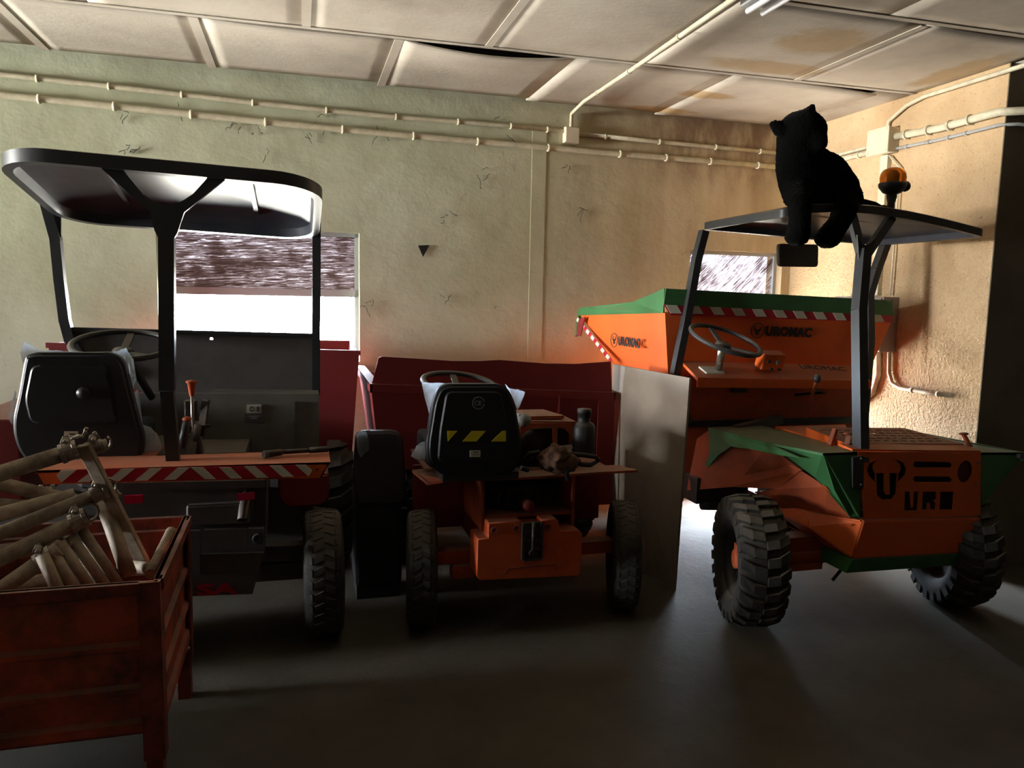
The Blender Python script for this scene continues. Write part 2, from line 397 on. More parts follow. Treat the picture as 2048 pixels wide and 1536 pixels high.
def mat_wall():
    m = bpy.data.materials.new('stained_plaster'); m.use_nodes = True; nt = m.node_tree; b = nt.nodes['Principled BSDF']
    b.inputs['Roughness'].default_value = 0.9; b.inputs['Specular IOR Level'].default_value = 0.15
    tc = nt.nodes.new('ShaderNodeTexCoord'); v = tc.outputs['Object']
    sp = nt.nodes.new('ShaderNodeSeparateXYZ'); nt.links.new(v, sp.inputs[0])
    base = ramp(nt, texnoise(nt, v, 1.1, 6, 0.6), [(0.30, (0.40, 0.415, 0.275, 1)), (0.52, (0.50, 0.525, 0.385, 1)), (0.75, (0.57, 0.595, 0.465, 1))]).outputs[0]
    # warm, damp-stained plaster towards the corner (x > 1.5)
    mx = math2(nt, 'MULTIPLY', maprange(nt, sp.outputs['X'], 0.6, 3.4), 0.85)
    warm = ramp(nt, texnoise(nt, scaled(nt, v, (3.5, 3.5, 0.7)), 1.4, 6, 0.6), [(0.3, (0.40, 0.27, 0.155, 1)), (0.7, (0.60, 0.47, 0.30, 1))]).outputs[0]
    col = mixc(nt, mx, base, warm)
    # brown damp band near the ceiling in the corner
    damp = math2(nt, 'MULTIPLY', maprange(nt, sp.outputs['X'], 2.0, 3.1), maprange(nt, sp.outputs['Z'], 2.45, 2.8))
    damp = math2(nt, 'MULTIPLY', damp, maprange(nt, texnoise(nt, scaled(nt, v, (2, 2, 0.8)), 3.0, 6), 0.38, 0.6, 0.1, 0.75))
    dy = maprange(nt, sp.outputs['Y'], 5.2, 5.4)
    damp = math2(nt, 'MULTIPLY', damp, dy)
    col = mixc(nt, damp, col, (0.16, 0.085, 0.055, 1))
    # fine dark specks and hair cracks
    sm = maprange(nt, texnoise(nt, scaled(nt, v, (1, 1, 1.6)), 9, 7, 0.75, 0.6), 0.64, 0.72, 0, 0.55)
    col = mixc(nt, sm, col, (0.13, 0.11, 0.07, 1))
    vo = nt.nodes.new('ShaderNodeTexNoise'); vo.inputs['Scale'].default_value = 2.6; vo.inputs['Detail'].default_value = 3; vo.inputs['Distortion'].default_value = 2.2
    nt.links.new(v, vo.inputs['Vector'])
    cr = ramp(nt, vo.outputs['Fac'], [(0.0, (0, 0, 0, 1)), (0.497, (0, 0, 0, 1)), (0.5, (1, 1, 1, 1)), (0.503, (0, 0, 0, 1)), (1.0, (0, 0, 0, 1))]).outputs[0]
    crm = math2(nt, 'MULTIPLY', cr, maprange(nt, texnoise(nt, v, 3.1, 2), 0.55, 0.62, 0, 0.6))
    col = mixc(nt, crm, col, (0.10, 0.08, 0.05, 1))
    nt.links.new(col, b.inputs['Base Color'])
    n1 = bumpn(nt, texnoise(nt, scaled(nt, v, (1, 1, 1.5)), 2.6, 4, 0.5), 0.35, 0.035, b)
    bumpn(nt, texnoise(nt, v, 50, 4, 0.6), 0.25, 0.004, b, n1)
    return m
M_wall = mat_wall()
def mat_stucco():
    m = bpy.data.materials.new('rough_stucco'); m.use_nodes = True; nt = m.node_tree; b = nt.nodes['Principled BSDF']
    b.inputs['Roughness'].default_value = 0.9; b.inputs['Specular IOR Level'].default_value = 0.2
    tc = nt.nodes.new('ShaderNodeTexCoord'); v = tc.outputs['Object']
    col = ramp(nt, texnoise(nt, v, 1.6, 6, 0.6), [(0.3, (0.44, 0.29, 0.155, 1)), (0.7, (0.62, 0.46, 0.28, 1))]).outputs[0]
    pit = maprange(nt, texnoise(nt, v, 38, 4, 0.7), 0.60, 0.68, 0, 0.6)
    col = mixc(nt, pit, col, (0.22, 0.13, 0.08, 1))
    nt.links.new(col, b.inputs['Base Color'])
    sp = nt.nodes.new('ShaderNodeSeparateXYZ'); nt.links.new(v, sp.inputs[0])
    low = maprange(nt, sp.outputs['Z'], 2.25, 1.75, 0.25, 1.0)
    vo = nt.nodes.new('ShaderNodeTexVoronoi'); vo.inputs['Scale'].default_value = 45; vo.feature = 'SMOOTH_F1'; nt.links.new(v, vo.inputs['Vector'])
    h = math2(nt, 'MULTIPLY', texnoise(nt, v, 42, 4, 0.65), low)
    bumpn(nt, h, 1.0, 0.034, b)
    return m
M_stucco = mat_stucco()
def mat_ceiling():
    m = bpy.data.materials.new('stained_ceiling_board'); m.use_nodes = True; nt = m.node_tree; b = nt.nodes['Principled BSDF']
    b.inputs['Roughness'].default_value = 0.9; b.inputs['Specular IOR Level'].default_value = 0.15
    tc = nt.nodes.new('ShaderNodeTexCoord'); v = tc.outputs['Object']
    col = ramp(nt, texnoise(nt, v, 1.5, 7, 0.62), [(0.28, (0.37, 0.32, 0.26, 1)), (0.55, (0.54, 0.48, 0.405, 1)), (0.8, (0.63, 0.58, 0.50, 1))]).outputs[0]
    sp = nt.nodes.new('ShaderNodeSeparateXYZ'); nt.links.new(v, sp.inputs[0])
    for cx, cy, rx, ry, k in ((2.62, 5.45, 0.42, 0.13, 0.75), (2.72, 4.95, 0.30, 0.12, 0.7), (2.75, 4.25, 0.62, 0.16, 0.55), (2.75, 3.75, 0.35, 0.30, 0.55), (3.85, 3.95, 0.16, 0.5, 0.6)):
        ax = math2(nt, 'DIVIDE', math2(nt, 'SUBTRACT', sp.outputs['X'], cx), rx); ay = math2(nt, 'DIVIDE', math2(nt, 'SUBTRACT', sp.outputs['Y'], cy), ry)
        d = nt.nodes.new('ShaderNodeMath'); d.operation = 'MULTIPLY'; nt.links.new(ax, d.inputs[0]); nt.links.new(ax, d.inputs[1])
        d2 = nt.nodes.new('ShaderNodeMath'); d2.operation = 'MULTIPLY_ADD'; nt.links.new(ay, d2.inputs[0]); nt.links.new(ay, d2.inputs[1]); nt.links.new(d.outputs[0], d2.inputs[2])
        dn = math2(nt, 'ADD', d2.outputs[0], math2(nt, 'SUBTRACT', texnoise(nt, scaled(nt, v, (1, 1.6, 1)), 5.5, 6, 0.65, 0.5), 0.2))
        f = maprange(nt, dn, 0.5, 1.05, k, 0.0)
        col = mixc(nt, f, col, (0.34, 0.20, 0.055, 1))
    spk = maprange(nt, texnoise(nt, scaled(nt, v, (1, 2.5, 1)), 8, 7, 0.75, 1.0), 0.66, 0.73, 0, 0.45)
    col = mixc(nt, spk, col, (0.16, 0.12, 0.09, 1))
    nt.links.new(col, b.inputs['Base Color'])
    bumpn(nt, texnoise(nt, v, 30, 5, 0.6), 0.3, 0.006, b)
    return m
M_ceil = mat_ceiling()
def mat_floor():
    m = bpy.data.materials.new('worn_concrete_floor'); m.use_nodes = True; nt = m.node_tree; b = nt.nodes['Principled BSDF']
    b.inputs['Roughness'].default_value = 0.8; b.inputs['Specular IOR Level'].default_value = 0.25
    tc = nt.nodes.new('ShaderNodeTexCoord'); v = tc.outputs['Object']
    col = ramp(nt, texnoise(nt, v, 1.3, 8, 0.65), [(0.3, (0.070, 0.058, 0.041, 1)), (0.7, (0.13, 0.11, 0.082, 1))]).outputs[0]
    spk = maprange(nt, texnoise(nt, v, 16, 6, 0.75), 0.63, 0.72, 0, 0.7)
    col = mixc(nt, spk, col, (0.05, 0.042, 0.035, 1))
    nt.links.new(col, b.inputs['Base Color'])
    bumpn(nt, texnoise(nt, v, 18, 7, 0.7), 0.4, 0.008, b)
    return m
M_floor = mat_floor()
M_dark = mat('dark_void', (0.015, 0.012, 0.010, 1), 0.9)
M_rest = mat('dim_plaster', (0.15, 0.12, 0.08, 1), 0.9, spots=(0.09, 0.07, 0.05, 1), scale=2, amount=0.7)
M_unseen_dark = mat('darkened_unseen_surface', (0.19, 0.15, 0.11, 1), 0.95, spots=(0.12, 0.095, 0.07, 1), scale=2, amount=0.7)  # unseen surfaces, darkened to cut the light bounced onto the machines
M_reveal = mat('window_reveal_plaster', (0.55, 0.53, 0.42, 1), 0.9, spots=(0.3, 0.27, 0.2, 1), scale=9, amount=0.6)

def mat_paintpane(name, swirl, cover):     # glass brushed over with dark paint, streaks let the light through
    m = bpy.data.materials.new(name); m.use_nodes = True; nt = m.node_tree; nt.nodes.clear()
    o = nt.nodes.new('ShaderNodeOutputMaterial'); tc = nt.nodes.new('ShaderNodeTexCoord'); v = tc.outputs['Object']
    tr = nt.nodes.new('ShaderNodeBsdfTransparent'); df = nt.nodes.new('ShaderNodeBsdfDiffuse'); tl = nt.nodes.new('ShaderNodeBsdfTransparent')
    mp = nt.nodes.new('ShaderNodeMapping'); mp.inputs['Rotation'].default_value = (0, swirl, 0); nt.links.new(v, mp.inputs['Vector'])
    st = texnoise(nt, scaled(nt, mp.outputs[0], (2.6, 2.6, 46.0)), 2.0, 8, 0.72, 1.6)
    big = texnoise(nt, v, 5.0, 3, 0.5)
    f = math2(nt, 'ADD', st, math2(nt, 'MULTIPLY', math2(nt, 'SUBTRACT', big, 0.5), 0.5))
    r = ramp(nt, f, [(0.30, (0.09, 0.082, 0.085, 1)), (cover-0.05, (0.012, 0.0090, 0.0088, 1)), (cover+0.06, (0.0017, 0.0009, 0.0007, 1)), (0.72, (0.0003, 0.0001, 0.0001, 1))])
    nt.links.new(r.outputs[0], tr.inputs[0])
    df.inputs[0].default_value = (0.08, 0.045, 0.035, 1)
    ms = nt.nodes.new('ShaderNodeMixShader'); ms.inputs[0].default_value = 0.25
    nt.links.new(tr.outputs[0], ms.inputs[1]); nt.links.new(df.outputs[0], ms.inputs[2])
    nt.links.new(ms.outputs[0], o.inputs[0])
    return m
M_pane1 = mat_paintpane('brown_painted_glass', 0.05, 0.46)
M_pane2 = mat_paintpane('streaked_painted_glass', 0.75, 0.57)
def mat_glass():
    m = bpy.data.materials.new('dusty_window_glass'); m.use_nodes = True; nt = m.node_tree; nt.nodes.clear()
    o = nt.nodes.new('ShaderNodeOutputMaterial'); tr = nt.nodes.new('ShaderNodeBsdfTransparent'); gl = nt.nodes.new('ShaderNodeBsdfGlossy')
    df = nt.nodes.new('ShaderNodeBsdfTranslucent'); df.inputs[0].default_value = (0.8, 0.8, 0.78, 1)
    tr.inputs[0].default_value = (0.92, 0.95, 0.96, 1); gl.inputs['Roughness'].default_value = 0.08
    a = nt.nodes.new('ShaderNodeMixShader'); a.inputs[0].default_value = 0.05
    b = nt.nodes.new('ShaderNodeMixShader'); b.inputs[0].default_value = 0.12
    nt.links.new(tr.outputs[0], a.inputs[1]); nt.links.new(gl.outputs[0], a.inputs[2])
    nt.links.new(a.outputs[0], b.inputs[1]); nt.links.new(df.outputs[0], b.inputs[2]); nt.links.new(b.outputs[0], o.inputs[0])
    return m
M_glass = mat_glass()

# ------------------------------------------------------------------ the garage
H = 3.05
BWS = 0.056
def bwy(x): return 5.475 + BWS*x
def slab_with_holes(x0, x1, z0, z1, holes, thick, yf):
    xs = sorted({x0, x1, *[h[0] for h in holes], *[h[1] for h in holes]}); zs = sorted({z0, z1, *[h[2] for h in holes], *[h[3] for h in holes]})
    mb = MB()
    for a, b in zip(xs, xs[1:]):
        for c, d in zip(zs, zs[1:]):
            if any(h[0] <= a+1e-6 and b <= h[1]+1e-6 and h[2] <= c+1e-6 and d <= h[3]+1e-6 for h in holes): continue
            n = max(1, int((b-a)/0.5))
            for k in range(n):
                u, v = a+(b-a)*k/n, a+(b-a)*(k+1)/n
                p = [(u, yf(u), c), (v, yf(v), c), (v, yf(v), d), (u, yf(u), d)]
                mb.quad(p)
                mb.quad([(q[0], q[1]+thick, q[2]) for q in p][::-1])
    for h in holes:
        a, b, c, d = h
        for p, q in (((a, c), (b, c)), ((b, c), (b, d)), ((b, d), (a, d)), ((a, d), (a, c))):
            mb.quad([(p[0], yf(p[0]), p[1]), (p[0], yf(p[0])+thick, p[1]), (q[0], yf(q[0])+thick, q[1]), (q[0], yf(q[0]), q[1])])
    bmesh.ops.remove_doubles(mb.bm, verts=mb.bm.verts, dist=1e-4)
    bmesh.ops.recalc_face_normals(mb.bm, faces=mb.bm.faces)
    return mb
W1 = (-0.885, 0.405, 1.16, 2.055)
W2 = (3.03, 3.915, 0.22, 2.045)
struct('wall_back', slab_with_holes(-8.75, 4.35, 0, 3.35, [W1, W2], 0.22, bwy), M_wall, 'yellow-green stained plaster wall behind the three dumpers')
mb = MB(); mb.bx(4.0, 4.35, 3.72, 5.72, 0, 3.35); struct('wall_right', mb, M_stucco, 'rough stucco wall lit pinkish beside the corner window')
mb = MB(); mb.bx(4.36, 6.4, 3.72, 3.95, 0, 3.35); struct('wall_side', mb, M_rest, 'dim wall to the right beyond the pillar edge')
mb = MB(); mb.bx(6.2, 6.4, -4.0, 3.72, 0, 3.35); struct('wall_far_right', mb, M_unseen_dark, 'darkened wall far right, out of the picture')
mb = MB(); mb.bx(3.995, 4.36, 3.712, 3.72, 0, 3.05); struct('trim_2', mb, M_rest, 'plaster end face of the right-hand wall, shade painted in')  # thin sheet over the stucco end, its shade put into a darker colour
mb = MB()
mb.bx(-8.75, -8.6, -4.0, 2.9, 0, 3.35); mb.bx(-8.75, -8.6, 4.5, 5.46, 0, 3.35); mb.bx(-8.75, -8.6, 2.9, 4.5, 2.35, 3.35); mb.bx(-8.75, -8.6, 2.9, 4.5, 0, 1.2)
struct('wall_left', mb, M_unseen_dark, 'left-hand garage wall with an opening added for the fill light')  # opening made up to let the added fill in
mb = MB(); mb.bx(-8.75, 6.4, -4.2, -4.0, 0, 3.35); struct('wall_front', mb, M_unseen_dark, 'dim wall behind the viewer')
mb = MB(); mb.bx(-8.75, 6.4, -4.2, 6.1, -0.12, 0); struct('floor', mb, M_floor, 'dusty dark concrete garage floor')

# suspended ceiling of separate sagging boards with cover strips
mb = MB()
def panel(x0, x1, y0, y1, sag=0.0, mode='near', z=H, tiltx=0.0):
    n = 10; g = 0.003
    def pt(i, j, dz):
        u, v = i/n, j/n; x = x0+g+(x1-x0-2*g)*u; y = y0+g+(y1-y0-2*g)*v
        s = 0.002*math.sin(PI*u)*math.sin(PI*v)
        if mode == 'near': s += sag*math.sin(PI*u)**0.8*(1-v)**2 if 0 < u < 1 else 0
        if mode == 'right': s += sag*u*u*(1-v)**2
        return (x, y, z + dz - s + tiltx*u)
    for dz in (0, 0.009):
        vs = [[mb.bm.verts.new(pt(i, j, dz)) for j in range(n+1)] for i in range(n+1)]
        for i in range(n):
            for j in range(n):
                q = (vs[i][j], vs[i+1][j], vs[i+1][j+1], vs[i][j+1])
                f = mb.bm.faces.new(q if dz else q[::-1]); f.smooth = (dz == 0)
        if dz == 0: low = vs
        else:
            edge = [(i, 0) for i in range(n)]+[(n, j) for j in range(n)]+[(i, n) for i in range(n, 0, -1)]+[(0, j) for j in range(n, 0, -1)]
            for k in range(len(edge)):
                a, b = edge[k], edge[(k+1) % len(edge)]
                mb.bm.faces.new((low[a[0]][a[1]], low[b[0]][b[1]], vs[b[0]][b[1]], vs[a[0]][a[1]]))
far = [-8.62, -7.6, -6.6, -5.6, -4.62, -3.55, -2.5, -1.45, -0.52, 0.55, 1.59, 2.64, 3.72, 4.02]
for a, b in zip(far, far[1:]):
    s = {0.55: 0.045, -0.52: 0.012}.get(a, 0.004)
    panel(a, b, 4.47, 5.44+0.056*a, s, 'near') if a != 2.64 else panel(a, b, 4.47, 5.6, 0.03, 'right')
near = [-8.62, -7.6, -6.6, -5.6, -4.62, -4.1, -3.1, -2.07, -1.0, 0.05, 1.05, 2.02, 3.07, 4.02]
for a, b in zip(near, near[1:]):
    panel(a, b, 3.36, 4.46, 0.012 if a in (1.05, 3.07) else 0.003, 'near')
ceil_near = mb; mb = MB()
r2 = [-8.62, -7.6, -6.6, -5.6, -4.62, -3.5, -2.45, -1.4, -0.35, 0.7, 1.75, 2.8, 3.9, 4.02]
for k in range(6):
    if k == 1: ceil_near2 = mb; mb = MB()
    y1 = 3.35-1.1*k; xs = (r2 if k % 2 == 0 else near)
    for a, b in zip(xs, xs[1:]): panel(a, b, y1-1.09, y1, 0.02 if (k == 0 and a in (1.75,)) else 0.003)
    panel(4.02, 5.1, y1-1.09, y1); panel(5.1, 6.2, y1-1.09, y1)
mb.bx(-8.75, 4.03, -4.0, -3.23, H, H+0.01)
obj_far = mb; mb = ceil_near
tmp = bpy.data.meshes.new('t'); ceil_near2.bm.to_mesh(tmp); mb.bm.from_mesh(tmp)
panel(4.02, 5.1, 3.36, 3.72); panel(5.1, 6.2, 3.36, 3.72)
ceil = struct('ceiling', mb, M_ceil, 'stained sagging suspended ceiling boards')
struct('ceiling_rear_boards', obj_far, M_unseen_dark, '', ceil)  # out-of-view rows, darkened to weaken the bounce
mb = MB(); mb.bx(-8.75, 6.4, -4.2, 6.1, 3.3, 3.36); struct('ceiling_void', mb, M_dark, '', ceil)
def strip(name, a, b, w=0.045, lbl=''):
    mb = MB(); mb.bar(a, b, w, 0.004); struct(name, mb, M_ceil, lbl)
k = 3
for x in (-1.45, -0.52, 0.55):
    strip('trim_%d' % k, (x, 4.47, H-0.003), (x, bwy(x)-0.02, H-0.003), 0.05, 'narrow cover strip between far ceiling boards at x %s' % x); k += 1
for x in (0.05, 1.05, 3.07):
    strip('trim_%d' % k, (x, 3.38, H-0.003), (x, 4.43, H-0.003), 0.045, 'narrow cover strip across the nearer ceiling boards'); k += 1
strip('trim_%d' % k, (-8.6, 4.44, H-0.004), (4.0, 4.44, H-0.004), 0.035, 'long cover strip running along the ceiling'); k += 1
strip('trim_%d' % k, (-8.6, 3.335, H-0.004), (4.0, 3.335, H-0.004), 0.035, 'nearest long cover strip along the ceiling'); k += 1
for o in bpy.data.objects:
    if o.name.startswith('trim_') and 'at x' in str(o.get('label', '')):
        o['label'] = {'trim_3': 'cover strip on the far ceiling boards, leftmost', 'trim_4': 'cover strip on the far ceiling boards above the canopy', 'trim_5': 'cover strip on the far ceiling boards beside the sagging gap'}[o.name]
# shallow pilaster on the back wall
xa, xb = P(1061, 450, bwy(1.6)).x, P(1089, 450, bwy(1.7)).x
mb = MB(); mb.prism([(xa, bwy(xa)-0.004, 0), (xb, bwy(xb)-0.004, 0), (xb, bwy(xb)+0.01, 0), (xa, bwy(xa)+0.01, 0)], (0, 0, H-0.17))
struct('trim_1', mb, M_wall, 'shallow vertical plaster rib on the back wall')

# windows
def window(name, W, bar_z, pane_m, label, mull):
    mb = MB(); yc = bwy((W[0]+W[1])/2)+0.10
    def bb(x0, x1, z0, z1, y=0.0, t=0.045):
        mb.prism([(x0, bwy(x0)+0.10+y-t/2, z0), (x1, bwy(x1)+0.10+y-t/2, z0), (x1, bwy(x1)+0.10+y-t/2, z1), (x0, bwy(x0)+0.10+y-t/2, z1)], (0, t, 0))
    fw = 0.028
    bb(W[0], W[0]+fw, W[2], W[3]); bb(W[1]-fw, W[1], W[2], W[3]); bb(W[0], W[1], W[3]-fw, W[3]); bb(W[0], W[1], W[2], W[2]+fw)
    bb(W[0], W[1], bar_z-0.025, bar_z+0.025)
    for x in mull: bb(x-0.015, x+0.015, W[2], bar_z)
    w = struct(name, mb, M_alu, label)
    pm = MB(); pm.quad([(W[0], bwy(W[0])+0.10, bar_z), (W[1], bwy(W[1])+0.10, bar_z), (W[1], bwy(W[1])+0.10, W[3]), (W[0], bwy(W[0])+0.10, W[3])])
    obj('painted_pane', pm, pane_m, w, 'upper pane brushed over with dark paint')
    pm = MB(); pm.quad([(W[0], bwy(W[0])+0.10, W[2]), (W[1], bwy(W[1])+0.10, W[2]), (W[1], bwy(W[1])+0.10, bar_z), (W[0], bwy(W[0])+0.10, bar_z)])
    obj('clear_pane', pm, M_glass, w)
    return w
w1 = window('window_1', W1, 1.635, M_pane1, 'wide window with brown painted upper pane and dazzling lower pane', [])
w2 = window('window_2', W2, 1.45, M_pane2, 'corner window of streaky painted glass behind the orange skip', [3.47])
mb = MB()
for x in [W1[0]+0.09+0.175*i for i in range(7)]: mb.tube([(x, bwy(x)+0.2, W1[2]), (x, bwy(x)+0.2, 1.62)], 0.0035, 6)
for z in (1.3, 1.47): mb.tube([(W1[0], bwy(W1[0])+0.2, z), (W1[1], bwy(W1[1])+0.2, z)], 0.0035, 6)
obj('security_grille', mb, M_wire, w1, 'thin pale wire grille outside the glass')

# conduits
def wallpts(px, off=0.022):
    r = []
    for x, y in px:
        Y = 5.5
        for _ in range(6): Y = bwy(P(x, y, Y).x)-off
        r.append(P(x, y, Y))
    return r
def clips(mb, pts, r, n):
    for i in range(n):
        t = (i+0.5)/n*(len(pts)-1); k = min(int(t), len(pts)-2); p = pts[k].lerp(pts[k+1], t-k); d = (pts[k+1]-pts[k]).normalized()
        mb.tube([p-d*0.009, p+d*0.009], r*1.35, 10)
def extend(p, q, t): return p + (q-p)*t
up = wallpts([(0, 149), (260, 177), (520, 207), (780, 233), (1000, 250), (1131, 263)]); up.insert(0, extend(up[0], up[1], -2.2))
mb = MB(); mb.tube(up, 0.016); clips(mb, up[1:], 0.016, 9); thing('conduit_pipe', mb, M_pipewall, 'upper cream conduit on the back wall, left of its junction box', 'pipe', 'conduits on the back wall')
up2 = wallpts([(1155, 268), (1300, 282), (1450, 296), (1562, 307)])
mb = MB(); mb.tube(up2, 0.016); clips(mb, up2, 0.016, 4); thing('conduit_pipe', mb, M_pipewall, 'upper cream conduit on the back wall, right of its junction box', 'pipe', 'conduits on the back wall')
lo = wallpts([(0, 190), (260, 216), (520, 243), (780, 268), (1000, 287), (1250, 309), (1400, 321), (1562, 335)], 0.026); lo.insert(0, extend(lo[0], lo[1], -2.2))
mb = MB(); mb.tube(lo, 0.021); clips(mb, lo[1:], 0.021, 12); thing('conduit_pipe', mb, M_pipewall, 'lower and thicker cream conduit running along the whole back wall', 'pipe', 'conduits on the back wall')
# junction box, back wall
c = wallpts([(1142, 271)], 0.03)[0]
jb = empty('junction_box', c+Vector((0, 0, -0.06)), 'small square cream junction box on the back wall', 'junction box')
obj('box_body', MB().box(c, (0.115, 0.055, 0.115), (0, 0, math.atan(BWS)), 0.006), M_box, jb)
obj('box_lid', MB().box(c-Vector((0, 0.031, 0)), (0.105, 0.010, 0.105), (0, 0, math.atan(BWS)), 0.004), M_box, jb)
# ceiling conduit
pts = [PZ(1475, -8, H-0.03), PZ(1270, 135, H-0.03), PZ(1168, 203, H-0.03)]
q = wallpts([(1143, 228), (1142, 258)])
pts = [pts[0]+(pts[0]-pts[1])*0.6] + pts + [Vector(((pts[-1].x+q[0].x)/2, q[0].y-0.03, H-0.055))] + q
mb = MB(); mb.tube(pts, 0.0135); clips(mb, pts[:4], 0.0135, 5); thing('conduit_pipe', mb, M_pipewall, 'cream conduit crossing the ceiling and bending down to the small junction box', 'pipe')
# right wall conduits
RXW = 4.0
a = [PXW(1600, 329, RXW-0.02), PXW(1660, 314, RXW-0.02), PXW(1750, 291, RXW-0.02)]
mb = MB(); mb.tube(a, 0.013); thing('conduit_pipe', mb, M_pipewall, 'thin cream conduit on the right wall, upper of two behind the plush animal', 'pipe', 'conduits on the right wall')
a = [PXW(1600, 343, RXW-0.022), PXW(1660, 324, RXW-0.022), PXW(1750, 302, RXW-0.022)]
mb = MB(); mb.tube(a, 0.018); clips(mb, a, 0.018, 3); thing('conduit_pipe', mb, M_pipewall, 'thicker cream conduit on the right wall, lower of two behind the plush animal', 'pipe', 'conduits on the right wall')
bc = PXW(1768, 284, RXW-0.04); 
jb = empty('junction_box', bc+Vector((0, 0, -0.09)), 'large cream junction box on the right wall above the amber beacon', 'junction box')
obj('box_body', MB().bx(RXW-0.085, RXW-0.001, bc.y-0.10, bc.y+0.10, bc.z-0.085, bc.z+0.085, 0.006), M_box, jb)
mb = MB(); mb.bx(RXW-0.097, RXW-0.085, bc.y-0.105, bc.y+0.105, bc.z-0.09, bc.z+0.09, 0.004)
for sy in (-1, 1):
    for sz in (-1, 1): mb.lathe([(0.008, -0.006), (0.008, 0.0)], (RXW-0.095, bc.y+sy*0.088, bc.z+sz*0.073), 'x', 10, True)
obj('box_lid', mb, M_box, jb)
e0 = Vector((RXW-0.03, bc.y-0.10, bc.z+0.02))
a = [e0, PXW(1880, 256, RXW-0.03), PXW(1960, 234, RXW-0.03), PXW(1998, 224, RXW-0.04)]
a += [Vector((4.06, 3.66, a[-1].z)), Vector((4.3, 3.67, a[-1].z-0.005)), Vector((4.9, 3.68, a[-1].z-0.01))]
mb = MB(); mb.tube(a, 0.024); clips(mb, a[:3], 0.024, 4); thing('conduit_pipe', mb, M_pipewall, 'thick cream conduit from the large junction box round the pillar edge', 'pipe')
a = [Vector((RXW-0.02, bc.y-0.10, bc.z-0.06)), PXW(1880, 279, RXW-0.02), PXW(1950, 262, RXW-0.02), PXW(1998, 250, RXW-0.025)]
a += [Vector((4.05, 3.68, a[-1].z)), Vector((4.9, 3.69, a[-1].z-0.02))]
mb = MB(); mb.tube(a, 0.010); clips(mb, a[:3], 0.010, 4); thing('conduit_pipe', mb, M_greypipe, 'thin grey conduit just under the thick one right of the large junction box', 'pipe')
t0 = PXW(1815, 190, RXW-0.02)
a = [Vector((RXW-0.02, 2.2, H-0.045)), Vector((RXW-0.02, t0.y-0.15, H-0.045)), Vector((RXW-0.02, t0.y, H-0.07)), Vector((RXW-0.02, bc.y-0.01, H-0.14)), Vector((RXW-0.02, bc.y, bc.z+0.08))]
mb = MB(); mb.tube(a, 0.014); thing('conduit_pipe', mb, M_pipewall, 'cream conduit following the ceiling edge and dropping into the large junction box', 'pipe')
# vertical cable trunking and electric cabinet
cb0, cb1 = 4.44, 4.95
mb = MB(); mb.bx(RXW-0.035, RXW-0.001, bc.y-0.04, bc.y+0.03, 1.70, bc.z-0.09, 0.003)
thing('cable_trunking', mb, M_box, 'flat vertical cable trunking on the right wall under the large junction box', 'cable trunking')
mb = MB(); mb.tube([(RXW-0.03, bc.y-0.16, 1.70), (RXW-0.03, bc.y-0.16, bc.z-0.2), (RXW-0.03, bc.y-0.05, bc.z-0.1)], 0.006)
thing('cable', mb, M_box, 'thin cream cable beside the vertical trunking on the right wall', 'cable')
cab = empty('electric_cabinet', (RXW-0.06, 4.68, 1.30), 'grey metal electric cabinet on the right wall behind the orange skip', 'cabinet')
obj('cabinet_body', MB().bx(RXW-0.13, RXW-0.001, cb0, cb1, 1.31, 1.69, 0.006), M_cab, cab)
obj('cabinet_door', MB().bx(RXW-0.145, RXW-0.13, cb0+0.01, cb1-0.01, 1.32, 1.68, 0.004), M_cab, cab)
obj('handle', MB().bx(RXW-0.16, RXW-0.145, cb0+0.04, cb0+0.06, 1.46, 1.54, 0.003), M_steel, cab)
a = [PXW(1779, 700, RXW-0.02), PXW(1778, 745, RXW-0.02), PXW(1784, 766, RXW-0.02), PXW(1800, 776, RXW-0.02), PXW(1850, 785, RXW-0.02), PXW(1905, 792, RXW-0.02)]
a[0].z = 1.31
mb = MB(); mb.tube(a, 0.0135); clips(mb, a[3:], 0.0135, 2); thing('conduit_pipe', mb, M_pipewall, 'cream conduit below the electric cabinet bending right along the stucco', 'pipe')
a = [PXW(1757, 705, RXW-0.02), PXW(1756, 750, RXW-0.02), PXW(1745, 785, RXW-0.02), PXW(1725, 802, RXW-0.02), PXW(1690, 806, RXW-0.02)]
a[0].z = 1.31
mb = MB(); mb.tube(a, 0.020); thing('conduit_pipe', mb, M_pipewall, 'cream conduit below the electric cabinet curving left behind the orange skip', 'pipe')

# fluorescent lamp (off)
lc = PZ(1500, 2, H-0.05)
fl = empty('fluorescent_lamp', (lc.x, lc.y-0.55, H), 'unlit twin tube fluorescent lamp at the ceiling', 'lamp')
y0 = PZ(1482, 22, H-0.06).y; x0 = PZ(1482, 20, H-0.06).x
obj('lamp_housing', MB().bx(x0+0.0, x0+0.15, y0-1.25, y0, H-0.045, H-0.012, 0.004), M_greypipe, fl)
for dx in (0.03, 0.11):
    t = obj('lamp_tube', MB().tube([(x0+dx, y0-1.2, H-0.065), (x0+dx, y0-0.02, H-0.065)], 0.014, 12), mat('lamp_tube_glass', (0.75, 0.75, 0.78, 1), 0.15) if dx < 0.05 else bpy.data.materials['lamp_tube_glass'], fl)
# small black triangle on the wall
tp = wallpts([(836, 491), (859, 490), (846, 514)], 0.006)
thing('triangle_plate', MB().prism(tp, (0, -0.004, 0)), M_ink, 'small black triangular plate on the back wall', 'plate')

